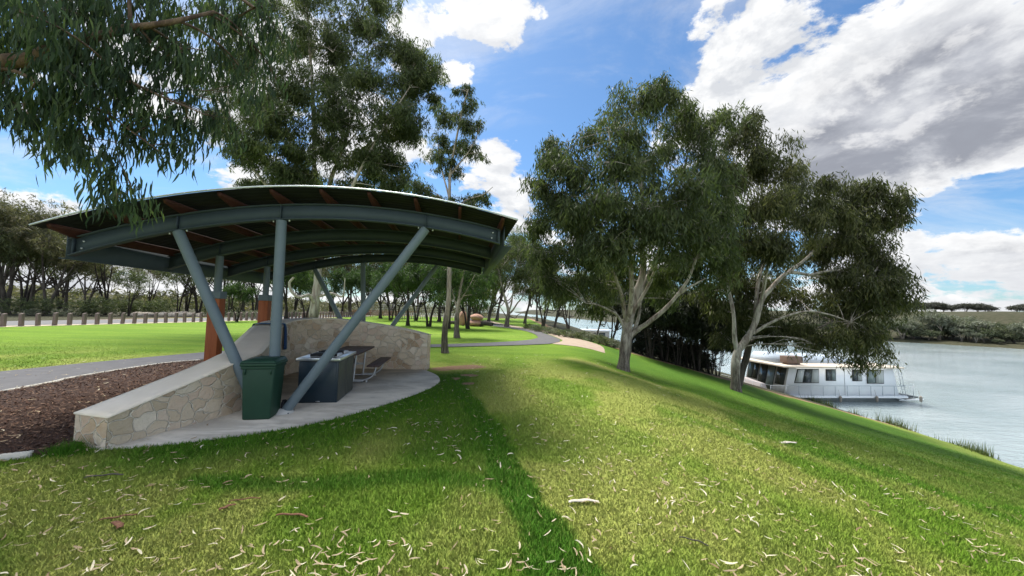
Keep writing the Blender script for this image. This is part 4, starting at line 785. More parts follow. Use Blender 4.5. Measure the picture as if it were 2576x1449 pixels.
# park trees on the meadow
PG = 'park trees on the far meadow'
pp = [small_tree('park_tree', 'x', 'tree', 6.6, 2.9, 3.7, 11, L['park'], M['dark_trunk'], 2, 430, .30, .055, k=13, flat_=1.4, group=PG, r0_=.13, clear=.3), small_tree('park_tree', 'x', 'tree', 7.0, 3.0, 4.0, 12, L['park'], M['dark_trunk'], 1, 430, .30, .055, k=13, flat_=1.4, group=PG, r0_=.2, clear=.26),
      small_tree('park_tree', 'x', 'tree', 6.4, 2.8, 3.6, 13, L['park'], M['dark_trunk'], 3, 430, .30, .055, k=13, flat_=1.4, group=PG, r0_=.12, clear=.28)]
sp = [(957, 799, 58, 1.15, 1), (981, 805, 50, 1.0, 0), (1026, 818.6, 36.6, .86, 1), (1081, 820, 35.7, .98, 0), (1130, 826, 33, .92, 2), (1178, 825, 33.6, .92, 2), (720, 804, 43, 1.0, 1), (766, 801, 48, .95, 0), (594, 808, 36, .55, 2),
      (1045, 800, 52, 1.1, 2), (1105, 803, 50, 1.15, 1), (1000, 797, 63, 1.2, 0), (1195, 808, 48, 1.15, 0), (905, 797, 66, 1.2, 2), (1165, 800, 60, 1.25, 1), (860, 797, 64, 1.1, 1)]
lab = ['park tree with one stout dark trunk, just right of the upright back post', 'two stemmed park tree behind the right slanting back post', 'park tree with thin bent dark trunk left of the twin stemmed one', 'twin stemmed dark park tree in the open left of the slim gum', 'dark stemmed park tree showing directly right of the slim gum trunk', 'close pair of black stems left of the pink boulders', 'park tree in front of the bollards right of the front upright post', 'park tree between the front upright post and thick pale gum',
       'small sapling in front of the bollards between the two timber columns', 'bushy park tree behind the thin bent trunk', 'bushy park tree far behind the slim gum', 'far park tree by the pale picket fence', 'bushy park tree behind the pink boulders', 'far park tree behind the upright back post', 'tall rounded park tree furthest back above the slim gum', 'far park tree behind the construction fence']
place(pp, sp, lab, PG)
Yg = 22.7; bs = fl(1150, 850)
random.seed(3); RS.seed(3)
gs = lambda *p: [at(x, y, bs[1]+(t_[0] if t_ else 0)) for x, y, *t_ in p]
tree('park_gum', 'young gum with pale upper trunk and rough dark butt beside the slim gum', 'tree', [([bs-np.array([0, 0, .1])]+gs((1149, 810), (1152, 770), (1160, 720), (1168, 680)), .17, .05), (gs((1151, 785), (1140, 740), (1130, 700)), .06, .02), (gs((1153, 765), (1180, 720), (1195, 690)), .06, .02)],
     B([(1150, 690, 45, 30, 0, 60), (1195, 705, 38, 30, 0, 50), (1115, 715, 35, 25, 0, 40), (1170, 740, 45, 25, .6, 50), (1210, 745, 25, 25, .3, 25), (1130, 750, 35, 20, .8, 30), (1165, 660, 40, 20, .3, 30)], bs[1], 1.8), L['park'], M['slim_gum'], .24, .04, 13, .4, droop=.75)
# pale forked gum by the path and the trees round it
bg = fl(1275, 823); Yq = bg[1]; gq = lambda *p: [at(x, y, Yq+(t_[0] if t_ else 0)) for x, y, *t_ in p]
tree('river_gum', 'pale forked gum standing at the bend of the asphalt path', 'tree', [([bg-np.array([0, 0, .1])]+gq((1276, 805), (1279, 785), (1272, 755), (1262, 720), (1255, 680)), .26, .06), (gq((1278, 792), (1290, 780), (1302, 762), (1312, 750), (1325, 715)), .12, .04), (gq((1278, 790), (1286, 765), (1290, 740), (1296, 690)), .12, .04), (gq((1281, 795), (1296, 800), (1303, 792), (1318, 786)), .07, .03), (gq((1276, 800), (1262, 778), (1250, 760)), .07, .03)],
     B([(1250, 700, 40, 30, 0, 55), (1290, 690, 45, 35, 0, 60), (1330, 700, 40, 35, 0, 50), (1235, 660, 35, 28, 0, 40), (1280, 640, 45, 30, .5, 50), (1330, 650, 45, 35, .6, 50), (1240, 740, 30, 25, 1, 40), (1350, 740, 40, 30, 1, 40), (1300, 730, 40, 25, 1.4, 40), (1320, 610, 35, 25, 1, 25), (1300, 600, 25, 30, 1, 18)], Yq, 2.), L['gum'], M['pale_gum'], .33, .055, 13, .6)
RG = 'riverside trees beyond the path'
rg = [small_tree('riverside_tree', 'x', 'tree', 8, 3.4, 4.6, 21, L['gum2'], M['brown_trunk'], 3, 380, .36, .06, k=13, flat_=1.3, group=RG, clear=.25), small_tree('riverside_tree', 'x', 'tree', 9.5, 3.2, 5.4, 22, L['gum'], M['brown_trunk'], 2, 380, .36, .06, k=13, flat_=1.3, group=RG, clear=.22, r0_=.17)]
place(rg, [(1228, 815, 48, 1.2, 0), (1320, 815, 50, 1.15, 1), (1365, 835, 42, .85, 0), (1395, 840, 38, .72, 0), (1428, 850, 33, .62, 0), (1500, 870, 28, .55, 1), (1250, 805, 62, 1.5, 1), (1350, 820, 62, 1.1, 1), (1540, 880, 26, .55, 0), (1205, 802, 66, 1.5, 0)],
      ['bushy riverside tree left of the pale forked gum', 'dark riverside tree right of the pale forked gum', 'riverside tree above the low saltbushes', 'thin riverside tree with river showing under its crown', 'small leaning riverside tree before the distant houseboat', 'narrow riverside tree left of the biggest gum', 'tallest far riverside tree above the pale forked gum', 'far riverside tree behind the path bend', 'small dark riverside tree beside the biggest gum trunk', 'far riverside tree beyond the pink boulders'], RG)
# dark thicket of thin stems between the two big gums
TG = 'thin stemmed saplings between the big gums'
tg = [small_tree('sapling', 'x', 'sapling', 5.0, 1.7, 2.5, 31, L['thicket'], M['dark_trunk'], 5, 760, .28, .05, k=13, group=TG, r0_=.045, clear=.22), small_tree('sapling', 'x', 'sapling', 4.6, 1.7, 2.2, 32, L['thicket'], M['dark_trunk'], 6, 760, .28, .05, k=13, group=TG, r0_=.04, clear=.22)]
ts = [(1640, 920, 21.5, .95, 0), (1675, 930, 22, 1., 1), (1700, 935, 21.6, .95, 0), (1730, 940, 22.2, 1., 1), (1755, 945, 21.6, .9, 0), (1785, 955, 22, .9, 1), (1615, 905, 23.5, 1.05, 1), (1660, 915, 24.5, 1.1, 0), (1710, 925, 25, 1.15, 1), (1765, 935, 25, 1.1, 0), (1590, 900, 25, 1.05, 0), (1808, 955, 23, .7, 1)]
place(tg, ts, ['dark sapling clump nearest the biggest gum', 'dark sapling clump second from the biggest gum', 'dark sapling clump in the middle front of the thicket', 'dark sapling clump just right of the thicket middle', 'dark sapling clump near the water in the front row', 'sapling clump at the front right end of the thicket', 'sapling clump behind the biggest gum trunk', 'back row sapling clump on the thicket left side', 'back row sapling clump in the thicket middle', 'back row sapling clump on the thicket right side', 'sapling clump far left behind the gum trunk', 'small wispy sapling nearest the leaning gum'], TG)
# bush trees beyond the road
BG = 'bush trees beyond the road'
bp_ = [small_tree('bush_tree', 'x', 'tree', 11, 4.2, 6.2, 41, L['bush'], M['brown_trunk'], 2, 330, .42, .075, k=13, flat_=1.25, group=BG, r0_=.22, clear=.28), small_tree('bush_tree', 'x', 'tree', 9.5, 3.6, 5.6, 42, L['bushg'], M['brown_trunk'], 1, 250, .42, .075, k=13, flat_=1.3, group=BG, r0_=.25, clear=.3),
       small_tree('bush_tree', 'x', 'tree', 10, 4.0, 6.2, 43, L['bush'], M['dark_trunk'], 3, 170, .40, .07, k=12, flat_=1.2, group=BG, r0_=.15, clear=.35), small_tree('bush_tree', 'x', 'tree', 8.2, 3.0, 5.0, 44, L['bushg'], M['dark_trunk'], 4, 150, .38, .07, k=12, flat_=1.3, group=BG, r0_=.10, clear=.42)]
bs_ = [(15, 800, 40, 1.12, 0), (-70, 800, 38, 1.1, 1), (75, 800, 43, .95, 1), (118, 800, 41, .92, 0), (162, 800, 44, .85, 1), (-10, 800, 50, 1.35, 0), (60, 800, 56, 1.3, 2), (265, 800, 44, .85, 2), (215, 800, 52, .8, 0), (322, 800, 43, .62, 3), (372, 795, 56, .72, 2), (445, 800, 47, .82, 3), (470, 800, 52, .95, 3), (500, 800, 50, .92, 2), (575, 800, 52, 1., 3), (610, 800, 56, 1.05, 1),
       (640, 800, 54, 1.05, 3), (690, 800, 58, 1.1, 1), (740, 798, 62, 1.1, 3), (650, 798, 66, 1.25, 0), (830, 797, 76, 1.2, 2), (880, 797, 80, 1.4, 0), (925, 797, 84, 1.3, 1), (985, 797, 86, 1.3, 0), (1050, 797, 84, 1.4, 1), (1110, 797, 88, 1.4, 2), (560, 799, 64, 1.1, 1), (150, 800, 62, 1.2, 2), (780, 797, 84, 1.4, 1), (1180, 798, 86, 1.4, 0)]
bl_ = ['tall dull green bush tree at the left picture edge beyond the road', 'bush tree mostly cut off by the left picture edge', 'olive bush tree second in the row beyond the bollards', 'bush tree with brownish crown left of the shelter roof tip', 'bush tree under the left tip of the shelter roof', 'tallest bush tree, behind the others at far left', 'open crowned bush tree in the back row at far left', 'bush tree with long bare leaning boughs under the roof edge', 'low bush tree behind the one with leaning boughs', 'little bush tree in the bright gap under the roof', 'sparse spreading bush tree in the bright gap', 'many stemmed bush tree left of the first timber column',
       'dense stemmed bush tree behind the left slanting post', 'brown bush tree close behind the first timber column', 'many stemmed bush tree between the timber columns', 'green bush tree left of the second timber column', 'bush tree directly behind the second timber column', 'green bush tree right of the second timber column', 'bush tree with thin stems left of the thick pale gum', 'back row bush tree above the second timber column', 'open bush tree right of the thick pale gum', 'big bush tree behind the wire fence', 'bush tree behind the upright back post', 'far bush tree left of the picket fence', 'far bush tree behind the picket fence', 'far open bush tree behind the slim gum', 'back row bush tree between the timber columns', 'back row bush tree left of the roof tip', 'back row bush tree behind the thick pale gum', 'furthest bush tree right of the slim gum']
place(bp_, bs_, bl_, BG)
# continuous scrub behind the individual trees
RS.seed(77); n = 5200; x = -175+170*RS.rand(n); y = 66+60*RS.rand(n)+np.maximum(0, -60-x)*-.35; kk = (x < -48) | (y > 93); x, y = x[kk], y[kk]; n = len(x); top = 1.4+4.2*fbm(x*.09, y*.09, 15)
P = np.c_[x, y, terr(x, y)+top*RS.rand(n)**.8]; v, f, r = leaves(P, RS.rand(n), 12, .8, .20, .5, .3, 1.1)
tag(raw('far_wood', v, f, L['bush'], rnd=r), 'distant scrubby woodland closing the view behind the road', 'woodland', kind='stuff')
# low shrubs
def shrub(label, h, w, seed, leaf, n=90, ls=.16, lw=.05, group=None, name='shrub', k=12):
    random.seed(seed); RS.seed(seed); V = RS.normal(size=(n, 3)); V /= np.linalg.norm(V, axis=1)[:, None]; V *= (RS.rand(n, 1)**.4); P = V*np.array([w, w, h*.5])+np.array([0, 0, h*.5]); P[:, 2] = np.maximum(P[:, 2], .05)
    v, f, r = leaves(P, RS.rand(n), k, ls, lw, .05, .1, ls*1.6); v[:, 2] = np.maximum(v[:, 2], 0); root = thing(name, label, 'shrub', group=group); raw('foliage', v, f, leaf, root, rnd=r)
    TV, TF, c = [], [], 0
    for i in range(9):
        a = i*.7; e = P[RS.randint(n)]; q, g = tube_arr(np.array([(math.cos(a)*.06, math.sin(a)*.06, -.05), e*.5, e]), [.02, .014, .006], 4); TV.append(q); TF.append(g+c); c += len(q)
    raw('stems', np.concatenate(TV), np.concatenate(TF), M['brown_trunk'], root); return root
sg = [shrub('x', 1.3, 1.2, 51, L['shrub'], 110, .16, .06), shrub('x', 2.6, 1.8, 52, L['bushg'], 160, .26, .08)]
SG = 'shrubs across the road'
place(sg, [(680, 800, 42, .75, 0), (640, 800, 43, .8, 0), (610, 800, 43, .7, 0), (655, 799, 46, .9, 0), (740, 798, 54, .8, 0), (590, 800, 46, .8, 0), (30, 800, 38.5, .75, 1), (110, 800, 39, .8, 1), (200, 800, 40, .7, 1), (250, 800, 41, .85, 1), (300, 800, 44, .8, 1), (345, 800, 45, .8, 1), (385, 800, 46, .75, 1), (150, 800, 38, .6, 0), (75, 800, 37.5, .6, 0), (230, 800, 42, .9, 0), (410, 800, 50, .9, 1), (530, 800, 54, .9, 1), (570, 800, 56, 1, 1)],
      ['grey saltbush nearest the front upright post', 'grey saltbush just right of the second timber column', 'grey saltbush between the columns at the road', 'pale saltbush behind the two near the second column', 'far grey saltbush left of the thick pale gum', 'grey saltbush just right of the first timber column', 'green shrub at the far left end of the road', 'green shrub behind the third bollard', 'green shrub under the leaning boughs', 'wide green shrub left of the bright gap', 'olive shrub at the left of the bright gap', 'olive shrub in the bright gap', 'olive shrub right of the bright gap', 'low pale shrub behind the fourth bollard', 'low pale shrub behind the second bollard', 'pale scrubby shrub below the leaning boughs', 'shrub left of the many stemmed tree', 'shrub behind the first timber column', 'shrub between the two timber columns'], SG)
UG = 'dark undergrowth shrubs in the thicket'
us_ = [shrub('x', 1.7, 1.0, 58, L['thicket'], 170, .2, .05)]
place(us_, [(1628, 915, 23, 1, 0), (1660, 925, 23, .95, 0), (1690, 932, 23.2, 1, 0), (1718, 938, 23, .9, 0), (1748, 943, 23.2, .95, 0), (1776, 950, 23, .7, 0), (1600, 905, 25, 1.1, 0), (1645, 915, 25.5, 1.2, 0), (1705, 925, 25.5, 1.1, 0), (1750, 935, 25.5, 1., 0)],
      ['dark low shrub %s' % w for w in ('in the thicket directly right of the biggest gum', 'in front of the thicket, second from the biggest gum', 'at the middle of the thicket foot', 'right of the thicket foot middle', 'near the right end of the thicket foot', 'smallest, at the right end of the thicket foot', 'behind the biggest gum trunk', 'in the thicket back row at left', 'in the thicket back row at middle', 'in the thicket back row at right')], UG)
RGP = 'low saltbushes along the sandy path edge'
sb_ = [shrub('x', .6, .55, 55, L['shrub'], 70, .13, .035), shrub('x', .55, .6, 56, L['bushg'], 70, .13, .035)]
rs_ = [(1345, 832, 33, 1, 0), (1362, 838, 31, 1, 1), (1382, 842, 29, 1, 0), (1400, 848, 27.5, .9, 0), (1420, 852, 26, 1, 1), (1442, 858, 25, .9, 0), (1462, 862, 24.5, 1, 1), (1484, 868, 23.5, .9, 0), (1505, 873, 23, 1, 1), (1525, 880, 22, 1, 1), (1545, 888, 21.5, .9, 0), (1330, 828, 36, 1, 1)]
place(sb_, rs_, ['saltbush %s along the sand strip' % w for w in ('second from the far end', 'third from the far end', 'fourth from the far end', 'fifth from the far end', 'at the tip of the path bend', 'just past the path bend', 'below the distant houseboat', 'right of the distant houseboat', 'fourth from the biggest gum', 'second from the biggest gum', 'nearest the biggest gum', 'furthest')], RGP)
# far bank
FG = 'shrubby trees on the far river bank'
fg_ = [small_tree('bank_tree', 'x', 'tree', 7.5, 3.4, 4.4, 63, L['shrub'], M['pale_gum'], 2, 170, .6, .12, k=12, group=FG, r0_=.22, clear=.35), small_tree('bank_tree', 'x', 'tree', 6.5, 4.0, 3.0, 61, L['farg'], M['brown_trunk'], 3, 300, .62, .13, k=12, group=FG, r0_=.2, clear=.2), small_tree('bank_tree', 'x', 'tree', 5.5, 3.2, 2.6, 62, L['farg'], M['pale_gum'], 2, 260, .60, .13, k=12, group=FG, r0_=.2, clear=.22)]
for i, (px, dd, sc, pi) in enumerate([(2268, 6, 1.2, 0), (2300, 8, 1.1, 1), (2335, 5, .8, 1), (2362, 9, 1.1, 0), (2392, 12, 1.2, 0), (2418, 7, .9, 1), (2445, 10, 1.25, 0), (2475, 8, .9, 1), (2500, 12, 1.1, 0), (2525, 9, .9, 1), (2552, 10, 1.1, 0), (2585, 8, 1., 1), (2235, 8, 1.2, 0), (2205, 7, 1.1, 1), (2170, 7, 1.1, 0), (2130, 8, 1.1, 1), (2090, 8, 1.1, 0), (2320, 16, 1.3, 0), (2430, 19, 1.3, 0), (2490, 20, 1.2, 1), (2560, 21, 1.2, 0), (2380, 20, 1.2, 1), (2280, 18, 1.3, 0), (2040, 8, 1.1, 0), (1990, 8, 1.1, 1), (1940, 8, 1.2, 0), (2345, 12, .7, 1), (2455, 5, .5, 0), (2510, 4, .5, 1), (2270, 13, 1.1, 1)]):
    Yb = 60.
    for it in range(400):
        p = at(px, 840, Yb)
        if p[0] > np.interp(p[1], YF, XF)+dd: break
        Yb += .5
    p[2] = float(terr(p[0], p[1]))-.2
    words = ['left', 'middle', 'right']; pi = (i*7+pi) % 3 if i > 2 else i; sc *= rr(.6, 1.0); o = fg_[pi] if i < 3 else copy_tree(fg_[pi], tuple(p), rr(0, 6), sc)
    if i < 3: o.location = tuple(p)
    o.scale = (sc*rr(.9, 1.2), sc*rr(.9, 1.2), sc*rr(.75, 1.15))
    o['group'] = FG; o['label'] = 'olive green rounded tree or bush low on the far river bank'
MGr = 'mallee trees on the skyline'
mg = [small_tree('mallee_tree', 'x', 'tree', 5.2, 3.8, 3.7, 71, L['mallee'], M['brown_trunk'], 3, 200, .8, .16, k=10, flat_=.55, group=MGr, r0_=.16, clear=.4)]
for i, (px, Yb, sc) in enumerate([(2262, 150, .8), (2285, 155, .75), (2308, 150, .85), (2330, 160, .9), (2352, 155, 1.), (2372, 160, .9), (2392, 158, .8), (2430, 150, .9), (2462, 150, .9), (2482, 155, .8), (2562, 150, .8), (2580, 150, .9), (2240, 150, .8), (2215, 152, .9)]):
    p = at(px, 790, Yb); p[2] = float(terr(p[0], p[1]))-.2
    if i == 0: o = mg[0]; o.location = tuple(p); o.scale = (sc,)*3
    else: o = copy_tree(mg[0], tuple(p), rr(0, 6), sc)
    o['label'] = 'flat topped mallee tree on the skyline above the far bank'; o['group'] = MGr
# ------------------------------------------------------------------ bollards, fences, rocks, logs
random.seed(5); RS.seed(5)
BO = MB(); BO.prism([(-.10, -.08, -.1), (.10, -.08, -.1), (.10, .08, -.1), (-.10, .08, -.1)], [(-.10, -.08, .80), (.10, -.08, .80), (.10, .08, .86), (-.10, .08, .86)])
pb = BO.build('bollard', M['bollard'], bevel=.012); pb['label'] = 'squared weathered timber bollard in the row along the road'; pb['category'] = 'bollard'; pb['group'] = 'timber bollards lining the road'
for i in range(62):
    y = 20.6+i*.72; x, _ = rx(y, .15); o = pb if i == 0 else pb.copy()
    if i: COL.objects.link(o)
    o.location = (x+rr(-.02, .02), y, rr(-.04, .02)); o.rotation_euler = (rr(-.03, .03), rr(-.03, .03), rr(-.15, .15))
def rock(name, label, cat, p, r, m_, seed, group=None):
    u = bpy.data.meshes.new(name); import bmesh
    bm = bmesh.new(); bmesh.ops.create_icosphere(bm, subdivisions=3, radius=1)
    for v in bm.verts:
        d = 1+.35*(float(vn(np.array(v.co.x*1.6+seed), np.array(v.co.y*1.6+v.co.z*1.3), seed))-.5); v.co = Vector((v.co.x*r[0]*d, v.co.y*r[1]*d, v.co.z*r[2]*d))
    bm.to_mesh(u); bm.free(); u.materials.append(m_); o = bpy.data.objects.new(name, u); COL.objects.link(o); o.location = p; o.rotation_euler = (0, 0, seed); return tag(o, label, cat, group)
def onz(px, py, Yd): p = at(px, py, Yd); p[2] = float(terr(p[0], p[1])); return p
p = onz(1198, 818, 39); rock('boulder', 'broad flat pink boulder at the bottom of the pink pile', 'boulder', (p[0], p[1], .28), (.95, .8, .38), M['pinkrock'], 2, 'pink boulders on the meadow'); rock('boulder', 'upper pink boulder resting on the flat pink one', 'boulder', (p[0]-.05, p[1]+.1, .90), (.95, .7, .36), M['pinkrock'], 5, 'pink boulders on the meadow'); rock('boulder', 'small pink boulder left of the pink pile', 'boulder', (p[0]-1.5, p[1]+.5, .75), (.45, .45, .75), M['pinkrock'], 8, 'pink boulders on the meadow')
for i, (px, Yd, r_, l_) in enumerate([(452, 44.5, .55, 'right of the bright gap'), (428, 44, .45, 'right of the small cream one'), (408, 43.5, .5, 'bright cream, left of centre'), (478, 45, .55, 'near the first timber column'), (500, 45.5, .45, 'closest to the first timber column'), (345, 43, .5, 'furthest left in the row'), (372, 43.5, .5, 'second from the left end'), (462, 50, .6, 'behind the row, higher up'), (440, 48, .5, 'behind the row at its middle')]):
    p = onz(px, 800, Yd); rock('boulder', 'pale roadside boulder, %s' % l_, 'boulder', (p[0], p[1], p[2]+r_*.35), (r_*1.3, r_, r_*.7), M['palerock'], i+11, 'pale boulders across the road')
for i, (pa, pb_, Yd, r_, l_) in enumerate([((1207, 812), (1237, 817), 38.5, .26, 'thick dark log lying beside the pink boulders'), ((1215, 806), (1240, 811), 41, .22, 'dark log behind the thick one by the boulders'), ((1118, 812), (1160, 815), 41, .2, 'grey fallen log behind the slim gum')]):
    a_ = onz(*pa, Yd); c_ = onz(*pb_, Yd-.3); S = spline(np.array([a_+[0, 0, r_*.9], (a_+c_)/2+[0, .1, r_*1.3], c_+[0, 0, r_*.9]]), 6); b = MB(); b.tube(S, np.linspace(r_, r_*.75, len(S)), 12); tag(b.build('log', M['log'], smooth=True), l_, 'log', 'fallen logs on the meadow')
# wire construction fence, orange barrier mesh, pale picket fence at the far end of the meadow
ff = thing('wire_fence', 'tall wire mesh fence at the far end of the meadow', 'fence', (-30, 68, 0)); b = MB(); c = MB()
for i in range(14):
    x = 3+i*1.9; b.tube([(x, 0, 0), (x, 0, 2.3)], .05, 6)
b.tube([(3, 0, 2.3), (27.7, 0, 2.3)], .04, 6); b.build('fence_frame', M['fence'], ff)
for z in np.arange(.3, 2.2, .3): c.tube([(3, 0, z), (27.7, 0, z)], .012, 4)
for x in np.arange(3, 27.7, .35): c.tube([(x, .03, .1), (x, .03, 2.3)], .012, 4)
c.build('wire_mesh', M['fence'], ff)
bf_ = thing('barrier_fence', 'low orange barrier mesh in front of the wire fence', 'barrier', (-31, 66, 0)); b = MB()
for i in range(8): b.tube([(3+i*1.6, 0, 0), (3+i*1.6, 0, 1.1)], .04, 6)
for z in np.arange(.25, 1.1, .12): b.bar((3, 0, z), (14.2, 0, z), .02, .05)
b.build('barrier_mesh', M['barrier'], bf_)
pf = thing('picket_fence', 'low pale picket fence beyond the park trees', 'fence', (-17.5, 60, 0), .05); b = MB()
for i in range(26): b.box(i*.36, i*.36+.12, 0, .05, 0, .95)
b.build('pickets', M['picket'], pf); MB().box(0, 9.1, .052, .09, .7, .8).build('rail', M['picket'], pf)
# ------------------------------------------------------------------ grass blades, litter, mulch chips, reeds
def inpoly(x, y, P):
    P = np.asarray(P); r = np.zeros(x.shape, bool); j = len(P)-1
    for i in range(len(P)):
        xi, yi = P[i]; xj, yj = P[j]; r ^= ((yi > y) != (yj > y)) & (x < (xj-xi)*(y-yi)/(yj-yi+1e-12)+xi); j = i
    return r
WP = np.r_[WS[:, :2], WO[::-1]]; SLP = np.r_[spline(SLAB, 5), [(-3.3, 11.0), (-5.6, 10.3), (-5.65, 8.8), (-4.7, 6.5), (-5.0, 4.55)]]
PTH = np.r_[np.array(pin), np.array(pout)[::-1]]
def lawn_ok(x, y): return ~(inpoly(x, y, WP) | inpoly(x, y, SLP) | inpoly(x, y, MUL) | inpoly(x, y, PTH))
RS.seed(9); NB = 1200000
u = RS.rand(NB); y = 1.3*np.exp(u*math.log(17/1.3)); qx = RS.rand(NB)*2-1; x = qx*(1.45*y+3.2)
keep = RS.rand(NB) < np.clip(1.15-y/15, 0, 1)**1.2*np.clip((1-abs(qx))*5, 0, 1); x, y = x[keep], y[keep]; ok = lawn_ok(x, y); x, y = x[ok], y[ok]; z = terr(x, y); n = len(x)
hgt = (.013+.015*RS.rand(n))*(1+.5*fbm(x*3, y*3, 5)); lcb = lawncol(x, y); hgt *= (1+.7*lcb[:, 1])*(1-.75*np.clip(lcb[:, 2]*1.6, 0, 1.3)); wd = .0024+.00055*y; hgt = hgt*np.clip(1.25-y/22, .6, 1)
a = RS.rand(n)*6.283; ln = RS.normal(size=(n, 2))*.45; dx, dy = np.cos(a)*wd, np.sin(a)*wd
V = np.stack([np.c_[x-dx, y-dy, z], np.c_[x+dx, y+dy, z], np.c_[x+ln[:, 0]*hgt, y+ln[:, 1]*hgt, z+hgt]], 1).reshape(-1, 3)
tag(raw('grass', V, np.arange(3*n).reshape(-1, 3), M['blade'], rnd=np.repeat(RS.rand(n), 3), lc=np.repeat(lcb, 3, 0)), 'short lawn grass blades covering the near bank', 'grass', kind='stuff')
# tuft at the near end of the wall
RS.seed(10); n = 900; t_ = RS.rand(n); cx = -5.05+RS.normal(size=n)*.17; cy = 4.36+RS.normal(size=n)*.07; h_ = .05+.14*RS.rand(n)*np.exp(-((cx+5.0)/.15)**2); a = RS.rand(n)*6.28; ln = RS.normal(size=(n, 2))*.35
V = np.stack([np.c_[cx-np.cos(a)*.004, cy-np.sin(a)*.004, 0*cx], np.c_[cx+np.cos(a)*.004, cy+np.sin(a)*.004, 0*cx], np.c_[cx+ln[:, 0]*h_, cy+ln[:, 1]*h_, h_]], 1).reshape(-1, 3)
tag(raw('grass_tuft', V, np.arange(3*n).reshape(-1, 3), M['blade'], rnd=np.repeat(RS.rand(n)*.5, 3), lc=np.tile([0, 1., 0], (3*n, 1))), 'tall dark grass tuft against the near end of the stone wall', 'grass tuft')
# reeds on the waterline
RS.seed(11); n = 5200; y = 10+24*RS.rand(n)**1.; xs_ = np.interp(y, YS, XN); x = xs_-.35+RS.normal(size=n)*.28; dn = fbm(y*1.1, y*0, 44); kk = RS.rand(n) < sstep(.35, .6, dn)*1.2; x, y, dn = x[kk], y[kk], dn[kk]; n = len(x); z = np.maximum(terr(x, y), WZ-.1); h_ = (.12+.45*RS.rand(n)**2*2*dn); a = RS.rand(n)*6.28; ln = RS.normal(size=(n, 2))*.2
V = np.stack([np.c_[x-np.cos(a)*.012, y-np.sin(a)*.012, z-.03], np.c_[x+np.cos(a)*.012, y+np.sin(a)*.012, z-.03], np.c_[x+ln[:, 0]*h_, y+ln[:, 1]*h_, z+h_]], 1).reshape(-1, 3)
tag(raw('reeds', V, np.arange(3*n).reshape(-1, 3), M['reed'], rnd=np.repeat(RS.rand(n), 3)), 'sparse green reeds and weeds along the waterline', 'reeds', kind='stuff')
# mulch chips
RS.seed(12); n = 30000; x = -10.2+5.8*RS.rand(n); y = 2.6+9*RS.rand(n); ok = inpoly(x, y, MUL) & ~inpoly(x, y, WP); x, y = x[ok], y[ok]; n = len(x)
def chips(x, y, z, ln, wd, tilt):
    n = len(x); a = RS.rand(n)*6.28; d = np.c_[np.cos(a), np.sin(a), RS.normal(size=n)*tilt]*ln[:, None]*.5; s = np.c_[-np.sin(a), np.cos(a), RS.normal(size=n)*tilt]*wd[:, None]*.5; c = np.c_[x, y, z]
    return np.stack([c-d-s*.6, c-d*.2-s, c+d, c+d*.1+s], 1).reshape(-1, 3)
V = chips(x, y, .055+.015*RS.rand(n), .03+.05*RS.rand(n), .012+.012*RS.rand(n), .35)
tag(raw('mulch_chips', V, np.arange(4*n).reshape(-1, 4), M['chip'], rnd=np.repeat(RS.rand(n)**1.5, 4)), 'loose dark brown bark mulch in the garden bed', 'mulch', kind='stuff')
# fallen gum leaves
def leaf_mesh(seed):
    R = np.random.RandomState(seed); n = 8; L_ = .08+.06*R.rand(); w = .006+.004*R.rand(); cv = (R.rand()-.35)*1.5; V = []
    for i in range(n):
        t = i/(n-1); a = cv*(t-.5); cx = L_*(t-.5); cy = L_*cv*.25*(1-(2*t-1)**2); ww = w*math.sin(math.pi*(.06+.88*t))**.7; zz = .004+.012*abs(t-.5)**1.3*R.rand()*2
        V += [(cx, cy-ww, zz), (cx, cy+ww, zz+.003)]
    me = bpy.data.meshes.new('fallen_leaf'); me.from_pydata(V, [], [(2*i, 2*i+2, 2*i+3, 2*i+1) for i in range(n-1)]); r_ = R.rand(); at_ = me.attributes.new('rnd', 'FLOAT', 'POINT'); at_.data.foreach_set('value', np.full(2*n, r_, np.float32)); me.materials.append(M['litter']); return me, np.array(V), r_
LM = [leaf_mesh(100+i) for i in range(16)]
RS.seed(14); n = 5000; u = RS.rand(n)**.85; y = 1.9*np.exp(u*math.log(11/1.9)); x = -1.38*y+RS.rand(n)*(1.38*y+np.minimum(1.38*y, 9))
dn = fbm(x*.9, y*.9, 66); w = np.clip((dn-.25)*2.2, 0, 1)*np.clip(1.5-.095*y, .15, 1)*(1-.5*sstep(3, 7, x)); kk = (RS.rand(n) < w); x, y = x[kk], y[kk]
for cx, cy, m_, s_ in ((-1.05, 2.68, 34, .13), (-.35, 2.55, 9, .1), (-2.0, 2.3, 6, .2), (-1.1, 5.7, 16, .12), (.15, 2.6, 8, .15), (-1.6, 6.9, 10, .3), (-.6, 2.35, 20, .12)):
    x = np.r_[x, cx+RS.normal(size=m_)*s_*1.5]; y = np.r_[y, cy+RS.normal(size=m_)*s_]
ok = ~(inpoly(x, y, WP) | inpoly(x, y, SLP) | inpoly(x, y, MUL)); x, y = x[ok], y[ok]; od = np.argsort(y); x, y = x[od], y[od]; n = len(x); z = terr(x, y)+.028
SLP_, LV, LF, LR = 0, [], [], []; c = 0; cnt = 0
